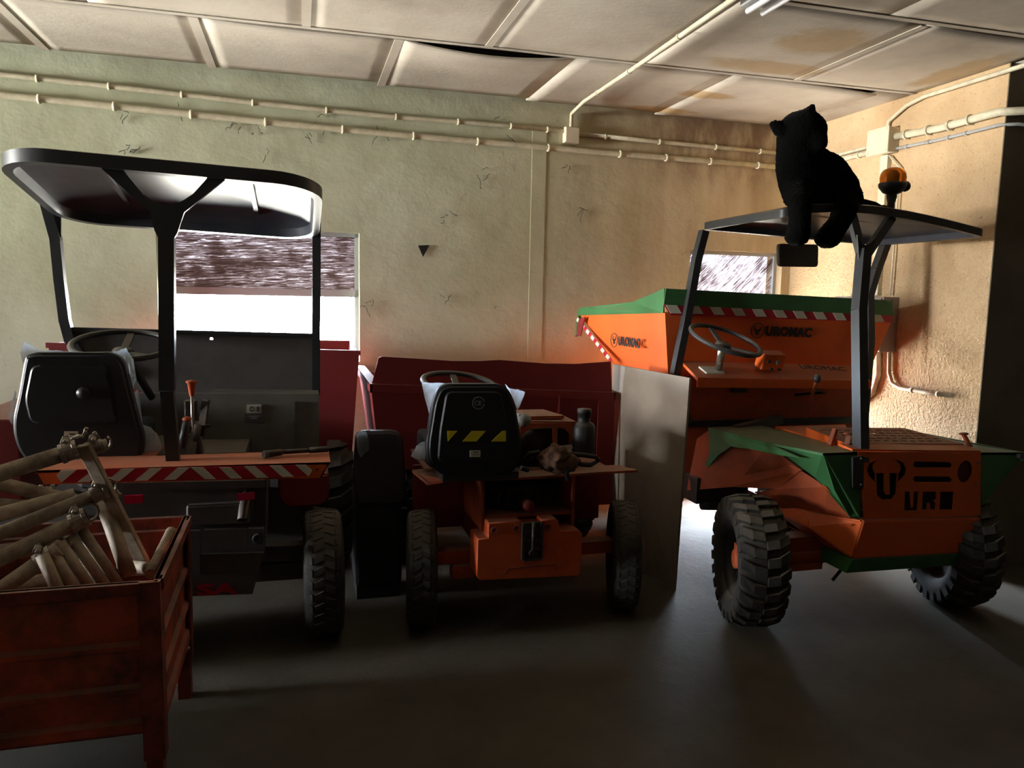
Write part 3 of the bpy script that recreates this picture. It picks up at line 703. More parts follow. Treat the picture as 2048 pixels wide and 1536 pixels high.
# cobwebs and dead twigs hanging from the conduits: uncountable threads
mb = MB()
rnd = random.Random(3)
def thread(p, q, n=5, r=0.0009, j=0.01):
    pts = [Vector(p).lerp(Vector(q), i/n) + Vector((rnd.uniform(-j, j), rnd.uniform(-j, j)*0.4, rnd.uniform(-j, j))) for i in range(n+1)]
    mb.tube(pts, r, 4)
for cx, cy, cnt in ((250, 225, 3), (350, 215, 2), (470, 245, 4), (505, 258, 3), (620, 262, 3), (640, 240, 3), (760, 262, 4), (540, 300, 2), (955, 358, 2), (985, 340, 2), (1010, 245, 3), (890, 430, 4), (740, 610, 4), (1165, 418, 3), (1130, 335, 2), (250, 300, 3), (270, 290, 3), (890, 600, 2), (1015, 270, 2)):
    for _ in range(cnt):
        x, y = cx+rnd.uniform(-12, 12), cy+rnd.uniform(-12, 12)
        a = wallpts([(x, y), (x+rnd.uniform(-16, 16), y+rnd.uniform(2, 20))], 0.012)
        thread(a[0], a[1], 4, 0.0022, 0.008)
thing('cobweb_threads', mb, M_dark, 'dark cobweb threads and dead root hairs on the back wall', 'cobweb', kind='stuff')

# ------------------------------------------------------------------ shared machine parts
def pp(lst, Y): return [P(x, y, Y) for x, y in lst]
def plate(lst, Y, t): return MB().prism(pp(lst, Y), (0, t, 0))
def round_poly(pts, rad, n=5):
    out = []; N = len(pts)
    for i, p in enumerate(pts):
        p = Vector(p); a = Vector(pts[i-1]); b = Vector(pts[(i+1) % N])
        r = rad[i] if isinstance(rad, (list, tuple)) else rad
        if r <= 0: out.append(p); continue
        d1 = (a-p); d2 = (b-p); r1 = min(r, d1.length*0.49); r2 = min(r, d2.length*0.49)
        s = p + d1.normalized()*r1; e = p + d2.normalized()*r2
        for k in range(n+1):
            t = k/n; out.append(s*(1-t)**2 + p*2*t*(1-t) + e*t*t)
    return out
def soft(mb, w=0.012, seg=3):
    bmesh.ops.bevel(mb.bm, geom=[e for e in mb.bm.edges if len(e.link_faces) == 2 and e.calc_face_angle(0) > 0.7], offset=w, segments=seg, affect='EDGES')
    for f in mb.bm.faces: f.smooth = f.calc_area() < 0.0012
    return mb
def skip_shell(x0t, x1t, x0b, x1b, y0t, y1t, y0b, y1b, zr, zf, zb, t=0.008, zr_r=None):
    bm = bmesh.new(); zr2 = zr if zr_r is None else zr_r
    T = [bm.verts.new(p) for p in ((x0t, y0t, zr), (x1t, y0t, zr2), (x1t, y1t, zf), (x0t, y1t, zf))]
    B = [bm.verts.new(p) for p in ((x0b, y0b, zb), (x1b, y0b, zb), (x1b, y1b, zb), (x0b, y1b, zb))]
    fs = [bm.faces.new((T[i], T[(i+1) % 4], B[(i+1) % 4], B[i])) for i in range(4)] + [bm.faces.new(B)]
    bmesh.ops.recalc_face_normals(bm, faces=fs)
    bmesh.ops.solidify(bm, geom=fs, thickness=t)
    mb = MB(); mb.bm.free(); mb.bm = bm; return mb

def tyre_mesh(R, W, style):
    mb = MB(); h = W/2
    prof = [(R*0.56, -h*0.72), (R*0.62, -h*0.92), (R*0.78, -h*1.0), (R*0.92, -h*0.93), (R*0.975, -h*0.78), (R*0.99, -h*0.4), (R*0.995, 0),
            (R*0.99, h*0.4), (R*0.975, h*0.78), (R*0.92, h*0.93), (R*0.78, h*1.0), (R*0.62, h*0.92), (R*0.56, h*0.72)]
    if style == 'lug': prof = [(r*(0.955 if r > R*0.9 else 1), x) for r, x in prof]
    mb.lathe(prof, (0, 0, 0), 'x', 56)
    def pt(a, u, r): return Vector((u, r*math.cos(a), r*math.sin(a)))
    def block(a0, u0, a1, u1, wa, r0, r1):       # skewed tread block from (a0,u0) to (a1,u1)
        vs = []
        for r in (r0, r1):
            k = 1.0 if r == r0 else 0.82
            for a, u, s in ((a0, u0, -1), (a0, u0, 1), (a1, u1, 1), (a1, u1, -1)):
                vs.append(mb.bm.verts.new(pt(a+s*wa*k/2, u, r - (R*0.05 if abs(u) > h*0.8 else 0))))
        for f in ((0, 1, 2, 3), (4, 5, 6, 7), (0, 1, 5, 4), (1, 2, 6, 5), (2, 3, 7, 6), (3, 0, 4, 7)): mb.bm.faces.new([vs[i] for i in f])
    if style == 'lug':
        n = 24
        for k in range(n):
            a = 2*PI*k/n; w = 2*PI/n*0.66
            block(a, -h*0.97, a+0.10, -h*0.52, w, R*0.93, R*1.0); block(a+0.10, -h*0.52, a+0.13, -h*0.03, w*0.9, R*0.93, R*1.005)
            a2 = a+PI/n
            block(a2, h*0.97, a2+0.10, h*0.52, w, R*0.93, R*1.0); block(a2+0.10, h*0.52, a2+0.13, h*0.03, w*0.9, R*0.93, R*1.005)
            block(a, -h*1.01, a+0.01, -h*0.9, w, R*0.84, R*0.97); block(a2, h*1.01, a2+0.01, h*0.9, w, R*0.84, R*0.97)
    else:
        n = 34
        for k in range(n):
            a = 2*PI*k/n; w = 2*PI/n
            block(a, -h*0.86, a+0.05, -h*0.58, w*0.72, R*0.96, R*1.0); block(a+0.5*w, h*0.86, a+0.5*w+0.05, h*0.58, w*0.72, R*0.96, R*1.0)
            block(a+0.3*w, -h*0.50, a+0.3*w-0.06, -h*0.04, w*0.66, R*0.97, R*1.004); block(a+0.8*w, h*0.50, a+0.8*w-0.06, h*0.04, w*0.66, R*0.97, R*1.004)
    bmesh.ops.recalc_face_normals(mb.bm, faces=mb.bm.faces)
    return mb.mesh('tyre')
def wheel(parent, c, R, W, style, side, hub_m, rim_m, steer=0.0, lean=0.0):
    """side -1: outer face looks to -x"""
    M = Matrix.Translation(Vector(c)) @ Matrix.Rotation(steer, 4, 'Z') @ Matrix.Rotation(lean, 4, 'Y')
    me = tyre_mesh(R, W, style); me.transform(M)
    t = obj('wheel', me, M_rubber, parent)
    h = W/2; s = side
    mb = MB(); prof = [(R*0.57, s*h*0.72), (R*0.54, s*h*0.74), (R*0.50, s*h*0.55), (R*0.44, s*h*0.30), (R*0.30, s*h*0.22), (R*0.10, s*h*0.30), (0.001, s*h*0.30)]
    mb.lathe(prof, (0, 0, 0), 'x', 32); mb.lathe([(R*0.57, -s*h*0.72), (R*0.52, -s*h*0.3), (0.01, -s*h*0.2)], (0, 0, 0), 'x', 32)
    for k in range(5):
        a = 2*PI*k/5; mb.lathe([(0.010, 0), (0.010, s*0.02)], (s*h*0.26, R*0.28*math.cos(a), R*0.28*math.sin(a)), 'x', 6, True, False)
    me = mb.mesh('rim'); me.transform(M); obj('rim', me, rim_m, t)
    mb = MB(); mb.lathe([(R*0.15, s*h*0.2), (R*0.15, s*h*0.62), (R*0.13, s*h*0.66), (0.001, s*h*0.66)], (0, 0, 0), 'x', 20)
    mb.box((s*h*0.45, 0, R*0.17), (h*0.3, R*0.18, R*0.14), None, 0.004)
    me = mb.mesh('hub'); me.transform(M); obj('hub', me, hub_m, t)
    return t

def steering_wheel(parent, c, r, tiltx, tilty=0.0, m=M_black, col_to=None):
    M = Matrix.Translation(Vector(c)) @ Matrix.Rotation(tilty, 4, 'Y') @ Matrix.Rotation(tiltx, 4, 'X')
    mb = MB(); n = 40
    pts = [Vector((r*math.cos(2*PI*k/n), r*math.sin(2*PI*k/n), 0)) for k in range(n)]
    for k in range(n):
        a, b = pts[k], pts[(k+1) % n]
    rings = []
    for k in range(n):
        a = 2*PI*k/n; ct = Vector((math.cos(a), math.sin(a), 0))
        rings.append([mb.bm.verts.new(ct*(r+0.015*math.cos(2*PI*j/10)) + Vector((0, 0, 0.013*math.sin(2*PI*j/10)))) for j in range(10)])
    for k in range(n):
        for j in range(10):
            f = mb.bm.faces.new((rings[k][j], rings[(k+1) % n][j], rings[(k+1) % n][(j+1) % 10], rings[k][(j+1) % 10])); f.smooth = True
    me = mb.mesh('steering_wheel'); me.transform(M); w = obj('steering_wheel', me, m, parent)
    mb = MB()
    for a in (PI/2, PI/2+2.3, PI/2-2.3):
        mb.bar((0.02*math.cos(a), 0.02*math.sin(a), -0.035), (r*math.cos(a), r*math.sin(a), -0.004), 0.035, 0.009, bev=0.003)
    mb.lathe([(0.045, -0.05), (0.05, -0.035), (0.04, -0.02), (0.001, -0.018)], (0, 0, 0), 'z', 20)
    me = mb.mesh('spokes'); me.transform(M); obj('spokes', me, m, w)
    if col_to is not None:
        top = M @ Vector((0, 0, -0.04)); obj('steering_column', MB().tube([top, Vector(col_to)], 0.022, 14, rads=[0.026, 0.02]), M_chrome if parent.name.startswith('orange') else M_black, w)
    return w

def film(parent, px, Y, depth=0.05, seed=0, name='plastic_cover', label='clear plastic film'):
    mb = MB(); f = mb.quad(pp(px, Y))
    bmesh.ops.triangulate(mb.bm, faces=[f])
    for _ in range(4): bmesh.ops.subdivide_edges(mb.bm, edges=mb.bm.edges[:], cuts=1, use_grid_fill=False) if len(mb.bm.faces) < 1500 else None
    for v in mb.bm.verts:
        n = noise.fractal(v.co*14+Vector((seed*7.3, 0, 0)), 0.8, 2.0, 3)
        v.co.y += depth*n; v.co.z += 0.004*noise.noise(v.co*60)
    for f in mb.bm.faces: f.smooth = True
    return obj(name, mb, M_film, parent, label)

def bull_logo(size, ring=True):            # bull head in a ring, in XY, height about size
    k = size/2; polys = []
    U = [(-0.36, 0.30), (-0.12, 0.30), (-0.12, -0.42), (-0.06, -0.50), (0.06, -0.50), (0.12, -0.42), (0.12, 0.30), (0.36, 0.30), (0.36, -0.62), (0.18, -0.88), (-0.18, -0.88), (-0.36, -0.62)]
    Lh = [(-0.40, 0.22), (-0.60, 0.46), (-0.52, 0.68), (-0.26, 0.92), (-0.66, 0.74), (-0.80, 0.44), (-0.72, 0.12), (-0.42, -0.14)]
    Rh = [(-x, y) for x, y in Lh][::-1]
    s = 0.62 if ring else 1.0
    polys = [[(x*k*s, y*k*s) for x, y in q] for q in (U, Lh, Rh)]
    if ring: polys += [circ(0, 0, k, 32), circ(0, 0, k*0.92, 32)]
    return polys
def logo_text(origin, xd, yd, h, total_w, parent, col=M_ink, txt='UROMAC', ext=0.0012):
    ring = h*1.55
    lg = curve_plate(bull_logo(ring), ext*2)
    t = text_mesh(txt, 1.0, ext, 0.045, 1.0, 1.10)
    xs = [v.co.x for v in t.vertices]; ys = [v.co.y for v in t.vertices]
    wt = total_w - ring*1.15
    sx = wt/(max(xs)-min(xs)); sy = h/(max(ys)-min(ys))
    t.transform(Matrix.Translation(Vector((-min(xs), -(min(ys)+max(ys))/2, 0)))); t.transform(Matrix.Diagonal((sx, sy, 1, 1)))
    t.transform(Matrix.Translation(Vector((ring*0.62, 0, 0))))
    M = frame(origin, xd, yd)
    m1 = join_meshes([lg, t]).mesh('lettering'); m1.transform(M)
    return obj('lettering', m1, col, parent)
def text_on(txt, p0, p1, h, parent, col, name='lettering', yd=(0, 0, 1), ext=0.0012, bold=0.0, label=None):
    t = text_mesh(txt, 1.0, ext, bold)
    xs = [v.co.x for v in t.vertices]; ys = [v.co.y for v in t.vertices]
    p0 = Vector(p0); p1 = Vector(p1)
    t.transform(Matrix.Translation(Vector((-min(xs), -(min(ys)+max(ys))/2, 0)))); t.transform(Matrix.Diagonal(((p1-p0).length/(max(xs)-min(xs)), h/(max(ys)-min(ys)), 1, 1)))
    t.transform(frame(p0, p1-p0, yd))
    return obj(name, t, col, parent, label)

def canopy(x0, x1, y0, y1, zf, r, rim_h, dome, parent, m_out, m_in, ledge=0.03):
    n = 7
    def loop(d, h, rr=None):
        rr = max((rr or r) - d*0.8, 0.02)
        pts = rrect(x0+d, x1-d, y0+d, y1-d, rr, n); out = []
        for i, p in enumerate(pts):
            out.append(p)
            if i % (n+1) == n:                     # straight run to the next corner
                q = pts[(i+1) % len(pts)]
                out += [(p[0]+(q[0]-p[0])*t/10, p[1]+(q[1]-p[1])*t/10) for t in range(1, 10)]
        return [Vector((x, y, zf(x, y)+h)) for x, y in out]
    hw = min(x1-x0, y1-y0)/2
    outer = [loop(0, 0), loop(0, rim_h), loop(0.02, rim_h+0.008)] + [loop(hw*t, rim_h + dome*(1-(1-t)**2)) for t in (0.15, 0.3, 0.5, 0.75, 0.95)]
    inner = [loop(0, 0), loop(ledge, 0.0), loop(ledge+0.012, rim_h*0.8)] + [loop(hw*t, rim_h - 0.008 + dome*(1-(1-t)**2)) for t in (0.2, 0.32, 0.5, 0.75, 0.95)]
    def build(loops, flip):
        mb = MB(); rings = [[mb.bm.verts.new(p) for p in L] for L in loops]; N = len(rings[0])
        for i in range(len(rings)-1):
            for k in range(N):
                q = (rings[i][k], rings[i][(k+1) % N], rings[i+1][(k+1) % N], rings[i+1][k])
                f = mb.bm.faces.new(q[::-1] if flip else q); f.smooth = i > 1
        mb.bm.faces.new(rings[-1][::-1] if flip else rings[-1]).smooth = True
        return mb
    c = obj('canopy', smooth_all(build(outer, False).mesh('canopy'), 35), m_out, parent)
    obj('canopy_underside', smooth_all(build(inner, True).mesh('canopy_underside'), 35), m_in, c)
    return c

def seat(parent, pxs, Y, radii, m=M_seat, depth=0.42, cushion_z=None, thick=0.07):
    """backrest seen from behind: outline pxs in the photo at depth Y"""
    pts = round_poly(pp(pxs, Y), radii, 6)
    mb = MB().prism(pts, (0, thick, 0)); soft(mb, 0.014, 3)
    zt = max(p.z for p in pts); 
    for v in mb.bm.verts: v.co.y -= 0.05*(zt - v.co.z)*0       # upright shell
    b = obj('backrest', mb, m, parent)
    x0 = min(p.x for p in pts); x1 = max(p.x for p in pts); z0 = min(p.z for p in pts)
    mb = MB().box(((x0+x1)/2, Y+thick+depth/2, z0+0.09), (x1-x0-0.03, depth, 0.13), None, 0.03, 3)
    obj('seat_cushion', mb, m, parent)
    return b

# ------------------------------------------------------------------ right: orange and green skip dumper
RD = empty('orange_dumper', (2.95, 4.2, 0), 'orange and green skip dumper with black roof frame in the right corner', 'dumper')
tilt = lambda v: v
# skip -------------------------------------------------
YL = 4.2                                     # rear lip of the skip
A, B_ = P(1330, 625, YL), P(1782, 645, YL)
x0t, x1t = A.x, B_.x; zrl, zrr = A.z, B_.z
X0F, YF, ZF = 2.0, 5.36, P(1150, 636, 5.36).z
bm = bmesh.new()
rear_bot_l, rear_bot_r = P(1352, 840, 4.28), P(1700, 850, 4.28)
def V(*a): return bm.verts.new(Vector(a))
tl, tr = V(x0t, YL, zrl), V(x1t, YL, zrr)
fl, fr = V(X0F, YF, ZF+0.02), V(x1t+0.04, YF, ZF-0.03)
bl, br = V(x0t+0.10, 4.27, 0.93), V(x1t-0.22, 4.27, 0.90)
ml, mr = V(x0t+0.04, 4.72, 1.06), V(x1t-0.1, 4.72, 1.02)   # foot of the sloping front
bl2, br2 = V(x0t+0.12, 4.45, 0.84), V(x1t-0.22, 4.45, 0.82)
fs = [bm.faces.new(q) for q in ((tl, tr, br, bl), (tl, bl, bl2, ml, fl), (tr, fr, mr, br2, br), (bl, br, br2, bl2), (bl2, br2, mr, ml), (ml, mr, fr, fl))]
bmesh.ops.recalc_face_normals(bm, faces=fs); bmesh.ops.solidify(bm, geom=fs, thickness=0.008)
mb = MB(); mb.bm.free(); mb.bm = bm
skip = obj('skip', mb, M_orange, RD)
# pale rolled front edge of the skip side and green rim
zl = P(1330, 577, YL).z; zr_ = P(1765, 600, YL).z
mb = MB()
mb.prism([(x0t-0.015, YL-0.01, zrl+0.045), (x1t-0.05, YL-0.01, zrr+0.045+0.0), (x1t-0.06, YL-0.01, zr_), (x0t-0.005, YL-0.01, zl)], (0, 0.012, 0))
mb.prism([(x1t-0.05, YL-0.01, zrr+0.05), (x1t+0.02, YL-0.01, zrr+0.045), (x1t-0.06, YL-0.01, zr_)], (0, 0.012, 0))
# side rim left, with raised gusset at the rear
mb.prism([(x0t-0.012, YL, zrl-0.003), (x0t-0.012, YL, zl), (x0t-0.012, YL+0.05, zl-0.01), (x0t-0.014, YL+0.45, zrl+0.055), (X0F-0.012, YF, ZF+0.075), (X0F-0.012, YF, ZF+0.02)], (0.008, 0, 0))
mb.prism([(x1t+0.012, YL, zrr-0.003), (x1t+0.0, YL, zr_), (x1t+0.012, YL+0.45, zrr+0.055), (x1t+0.05, YF, ZF+0.03), (x1t+0.05, YF, ZF-0.02)], (-0.008, 0, 0))
# folded front spout end
mb.prism([(X0F-0.012, YF, ZF+0.075), (X0F-0.02, YF+0.05, ZF-0.02), (X0F-0.02, YF+0.05, ZF-0.14), (X0F-0.012, YF+0.005, ZF-0.12)], (0.02, 0, 0))
mb.bar((X0F, YF, ZF+0.05), (x1t+0.04, YF, ZF+0.0), 0.03, 0.05)
obj('rim_band', mb, M_green, skip, 'green painted rim')
mb = MB()
for xx in (2.0,):
    pass
mb.prism([(X0F-0.016, YF+0.048, ZF-0.02), (X0F-0.016, YF-0.14, ZF+0.015), (X0F-0.016, YF-0.06, ZF-0.13), (X0F-0.016, YF+0.048, ZF-0.13)], (0.006, 0, 0))
obj('spout_cheek', mb, M_red, skip)
# rear warning stripes
mb = MB(); mb.prism([(x0t-0.015, YL-0.013, zrl+0.046), (x1t-0.0, YL-0.013, zrr+0.045), (x1t+0.0, YL-0.013, zrr+0.0), (x0t+0.03, YL-0.013, zrl-0.015)], (0, 0.004, 0))
tape = obj('warning_stripe', mb, M_redtape, skip, 'red and white striped tape')
mb = MB(); wn = 11; tw = x1t-x0t-0.02
for i in range(wn):
    xs = x0t-0.005+tw*i/wn; z1 = zrl+0.046+(zrr-zrl)*i/wn; z0 = z1-0.047 if i else z1-0.05
    w_ = tw/wn*0.5
    mb.prism([(xs, YL-0.0155, z1), (xs+w_, YL-0.0155, z1-0.001), (xs+w_+0.035, YL-0.0155, z0), (xs+0.035, YL-0.0155, z0)], (0, 0.003, 0))
obj('white_stripe', mb, M_white, tape)
# side diagonal tape (left side, along the sloping edge)
def side_pt(px, py): # on the left side plane, between rear lip and front
    X = 2.05
    for _ in range(5):
        q = PXW(px, py, X); X = x0t + (X0F-x0t)*(q.y-YL)/(YF-YL) - 0.012
    return PXW(px, py, X)
a, b = side_pt(1153, 640), side_pt(1222, 726)
nrm = Vector((0, -(b-a).z, (b-a).y)).normalized()*0.02
if nrm.y > 0: nrm = -nrm
mb = MB(); mb.prism([a, b, b+nrm*1.6, a+nrm*1.6], (-0.002, 0, 0)); t2 = obj('side_stripe', mb, M_redtape, skip, 'red and white striped tape')
mb = MB()
for i in range(7):
    p, q = a.lerp(b, (i+0.05)/7), a.lerp(b, (i+0.55)/7)
    off = (b-a).normalized()*0.015
    mb.prism([p, q, q+nrm*1.6+off, p+nrm*1.6+off], (-0.004, 0, 0))
obj('white_stripe', mb, M_white, t2)
o0, o1 = side_pt(1221, 680), side_pt(1280, 683)
logo_text(o0.lerp(o1, 0.12)+Vector((0.002, 0, 0)), (x0t-X0F, YL-YF, 0), (0, 0, 1), 0.062, (o1-o0).length, skip, ext=0.0015)
o0, o1 = P(1497, 661, YL), P(1620, 666, YL)
sl = Vector((o1.x-o0.x, 0, o1.z-o0.z))
def rear_y(z): return 4.2 + (zrl-z)/(zrl-0.92)*0.07
logo_text(Vector((o0.x+0.065, rear_y(o0.z)-0.010, o0.z)), sl, (0, -0.11, 1), 0.062, (o1-o0).length, skip, ext=0.002)
# engine body, dash -------------------------------------
dl, dr = P(1345, 722, 4.14), P(1705, 742, 4.14)
def T2(lst, Y): return pp(lst, Y)
mb = MB(); 
mb.prism([(2.22, 3.98, 1.195), (3.42, 3.98, 1.165), (3.42, 4.15, 1.245), (2.20, 4.15, 1.28)], (0, 0, -0.02))
mb.prism([(2.22, 3.975, 1.197), (3.42, 3.975, 1.167), (3.42, 3.975, 1.115), (2.22, 3.975, 1.14)], (0, 0.012, 0))
dash = obj('dashboard', mb, M_orange, RD)
mb = MB(); mb.prism([(2.30, 4.02, 1.2), (2.42, 4.02, 1.2), (2.42, 4.08, 1.23), (2.28, 4.08, 1.235)], (0, 0, 0.02)); obj('instruction_sticker', mb, M_label, dash)
mb = MB(); c0 = P(1548, 728, 4.0)
mb.box(c0+Vector((0, 0.04, 0.02)), (0.15, 0.08, 0.10), (0.3, 0.02, 0), 0.008); sw = obj('switch_panel', mb, M_orange, dash)
for px, py, r in ((1537, 723, 0.010), (1541, 738, 0.009), (1557, 739, 0.009)): obj('switch', MB().lathe([(r, -0.012), (r, 0.0)], P(px, py, 3.985), 'y', 10, True), M_ink, sw)
mb = MB(); mb.lathe([(0.012, -0.012), (0.014, 0.0)], P(1555, 725, 3.985), 'y', 14, True); obj('gauge', mb, M_steel, sw)
text_on('UROMAC', P(1600, 737, 4.02)+Vector((0, 0, 0.012)), P(1690, 742, 4.02)+Vector((0, 0, 0.012)), 0.045, dash, M_ink, yd=(0, 1, 0.5))
obj('footwell_panel', MB().prism([(2.22, 4.12, 1.19), (3.44, 4.12, 1.16), (3.46, 4.12, 0.60), (2.24, 4.12, 0.60)], (0, 0.02, 0)), M_orange_old, RD)
mb = MB(); mb.tube([P(1490, 762, 4.05), P(1560, 758, 4.0), P(1600, 768, 4.02), P(1650, 785, 4.05), P(1590, 790, 4.08)], 0.010, 8); mb.tube([P(1460, 770, 4.05), P(1540, 765, 3.99), P(1590, 778, 4.05)], 0.007, 8)
obj('hydraulic_hose', mb, M_hose, RD)
mb = MB(); mb.box(P(1478, 775, 4.08), (0.10, 0.04, 0.06), None, 0.008); mb.bar(P(1470, 860, 3.95), P(1560, 838, 4.05), 0.05, 0.05); obj('foot_pedal', mb, M_black, RD)
wc = P(1451, 680, 3.92)
steering_wheel(RD, wc, 0.205, math.radians(20), math.radians(9), M_black, P(1437, 737, 4.05))
lv = obj('gear_lever', MB().tube([P(1612, 835, 4.0), P(1624, 790, 3.92), P(1632, 765, 3.9)], 0.010, 8), M_orange_old, RD)
obj('knob', MB().blob(P(1634, 757, 3.9), (0.024, 0.024, 0.028)), M_black, lv)
# tub and rear body ---------------------------------------
obj('engine_bay', MB().bx(2.66, 3.34, 3.14, 3.98, 0.42, 0.86), M_engine, RD)
ZT = lambda x: 0.925 - 0.035*(x-2.62)
def yp(lst, y, t, m, name, par=RD, label=None): return obj(name, MB().prism([(x, y, z) for x, z in lst], (0, t, 0)), m, par, label)
# perforated rear plate: holes cut through
def rp(px, py): q = P(px, py, 3.10); return (q.x, q.z)
out_ = [rp(1715, 903), rp(1961, 905), rp(1960, 1031), rp(1727, 1038)]
def PXs(l): return [rp(x, y) for x, y in l]
holes = []
holes.append(PXs([(1752, 946), (1767, 946), (1767, 982), (1771, 989), (1779, 989), (1778, 946), (1793, 946), (1792, 986), (1784, 998), (1763, 999), (1753, 989)]))
holes.append(PXs([(1757, 917), (1746, 928), (1745, 938), (1750, 948), (1750, 965), (1737, 951), (1733, 939), (1738, 927)]))
holes.append(PXs([(1788, 917), (1806, 925), (1812, 938), (1810, 949), (1795, 965), (1796, 948), (1801, 938), (1799, 928)]))
for yy in (929, 958):
    holes.append(PXs([(1829, yy-6), (1898, yy-5), (1903, yy), (1901, yy+6), (1829, yy+6), (1825, yy)]))
holes.append(PXs([(1809, 983), (1819, 983), (1821, 1015), (1825, 1015), (1827, 983), (1836, 983), (1834, 1021), (1808, 1021)]))
holes.append(PXs([(1845, 983), (1871, 983), (1872, 997), (1867, 1002), (1871, 1006), (1870, 1019), (1860, 1019), (1859, 1006), (1854, 1006), (1854, 1019), (1843, 1019)]))
holes.append(PXs([(1880, 983), (1907, 983), (1905, 1019), (1878, 1019)]))
c_ = rp(1929, 943); holes.append(circ(c_[0], c_[1], 0.047, 24, 0.058))
me = curve_plate([out_]+holes, 0.006)
me.transform(Matrix(((1, 0, 0, 0), (0, 0, -1, 3.10), (0, 1, 0, 0), (0, 0, 0, 1))))
rear = obj('rear_grille_plate', me, M_orange, RD)
mb = MB(); mb.lathe([(0.068, 0.0), (0.068, 0.01)], (c_[0], 3.108, c_[1]), 'y', 24, True); obj('rear_lamp', mb, mat('dull_red_lens', (0.10, 0.01, 0.015, 1), 0.3), rear)
mb = MB(); mb.prism([(out_[0][0]-0.03, 3.10, out_[0][1]+0.012), (out_[1][0], 3.10, out_[1][1]+0.01), (out_[1][0], 3.2, out_[1][1]+0.02), (out_[0][0]-0.03, 3.2, out_[0][1]+0.022)], (0, 0, -0.01)); obj('top_ledge', mb, M_orange, rear)
for px, py in ((1722, 1018), (1953, 925), (1950, 968)):
    mb = MB(); mb.lathe([(0.006, -0.006), (0.006, 0)], (rp(px, py)[0], 3.096, rp(px, py)[1]), 'y', 8, True); obj('bolt', mb, M_steel, rear)
# counterweight box
mb = MB(); a1, a2, a3, a4 = P(1727, 1042, 3.08), P(1963, 1036, 3.08), P(1960, 1104, 3.08), P(1705, 1118, 3.08)
pts = [a1, a2, a3, a4]; mb.prism(pts, (0, 0.55, 0)); 
mb.prism([(a1.x, 3.08, a1.z), (a4.x, 3.08, a4.z), (a4.x-0.14, 3.25, a4.z+0.12), (a1.x-0.16, 3.28, a1.z-0.01)], (0, 0.30, 0))
soft(mb, 0.006, 2); obj('counterweight', mb, M_orange, RD)
mb = MB(); b1, b2, b3, b4 = P(1705, 1119, 3.075), P(1958, 1105, 3.075), P(1947, 1128, 3.09), P(1692, 1146, 3.09)
mb.prism([b1, b2, b3, b4], (0, 0.5, 0)); obj('bumper_strip', mb, M_green, RD, 'green lower edge')
# fenders
zf0 = 0.905
fo = PZ(1440, 869, zf0)            # far outer corner of left fender
mb = MB()
top = [(2.30, 3.97, zf0), (2.66, 3.97, zf0), (2.66, 3.10, ZT(2.64)), (2.42, 3.10, 0.925), (2.33, 3.45, 0.915)]
mb.prism(top, (0, 0, -0.012))
fend = obj('mudguard', mb, M_green, RD, 'green left mudguard')
mb = MB()
def sx(px, py, X=2.315): q = PXW(px, py, X); return Vector((X, q.y, q.z))
s1 = [Vector((2.30, 3.97, zf0)), Vector((2.33, 3.45, 0.915)), sx(1600, 916, 2.35), sx(1560, 911, 2.34), sx(1500, 898, 2.32), sx(1462, 893, 2.31), sx(1436, 910, 2.30), sx(1402, 952, 2.29), sx(1420, 905, 2.29)]
mb.prism(s1, (0.01, 0, 0))
mb.prism([(2.33, 3.45, 0.915), (2.42, 3.10, 0.925), (2.645, 3.09, 0.60), (2.60, 3.10, 0.60), (2.46, 3.20, 0.78), (2.37, 3.38, 0.885)], (0.012, 0.005, 0))
mb.prism([(2.42, 3.10, 0.925), (2.66, 3.10, ZT(2.64)), (2.66, 3.10, 0.585), (2.60, 3.10, 0.60), (2.50, 3.10, 0.74)], (0, 0.008, 0))
obj('mudguard_skirt', mb, M_green, fend)
mb = MB(); mb.prism([(2.34, 3.45, 0.905), (2.31, 3.97, 0.89), (2.28, 4.06, 0.82), (2.24, 4.08, 0.50), (2.34, 3.75, 0.60), (2.42, 3.45, 0.66), (2.44, 3.28, 0.80)], (0.02, 0.0, 0)); obj('side_panel', mb, M_orange_old, RD)
mb = MB(); mb.prism([(2.44, 3.30, 0.80), (2.42, 3.45, 0.66), (2.40, 3.62, 0.60), (2.62, 3.30, 0.45), (2.64, 3.14, 0.58), (2.50, 3.16, 0.74)], (0.02, 0.01, 0)); obj('inner_panel', mb, M_orange_old, RD)
mb = MB()
rz = out_[1][1]
mb.prism([(3.34, 3.97, 0.875), (3.66, 3.97, 0.86), (3.66, 3.35, 0.87), (3.66, 3.10, 0.885), (3.36, 3.10, rz)], (0, 0, -0.012))
f2 = obj('mudguard', mb, M_green, RD, 'green right mudguard')
fr_ = [P(1961, 905, 3.10), P(2050, 905, 3.10), P(2044, 916, 3.10), P(1964, 1012, 3.10)]
mb = MB(); mb.prism(fr_, (0, 0.008, 0)); mb.prism([(3.655, 3.10, 0.885), (3.655, 3.97, 0.86), (3.655, 3.97, 0.74), (3.655, 3.10, 0.84)], (0.008, 0, 0)); obj('mudguard_skirt', mb, M_green, f2)
obj('mudguard_lip', MB().bar(P(2035, 912, 3.09), P(2075, 914, 3.09), 0.03, 0.022), M_black, f2)
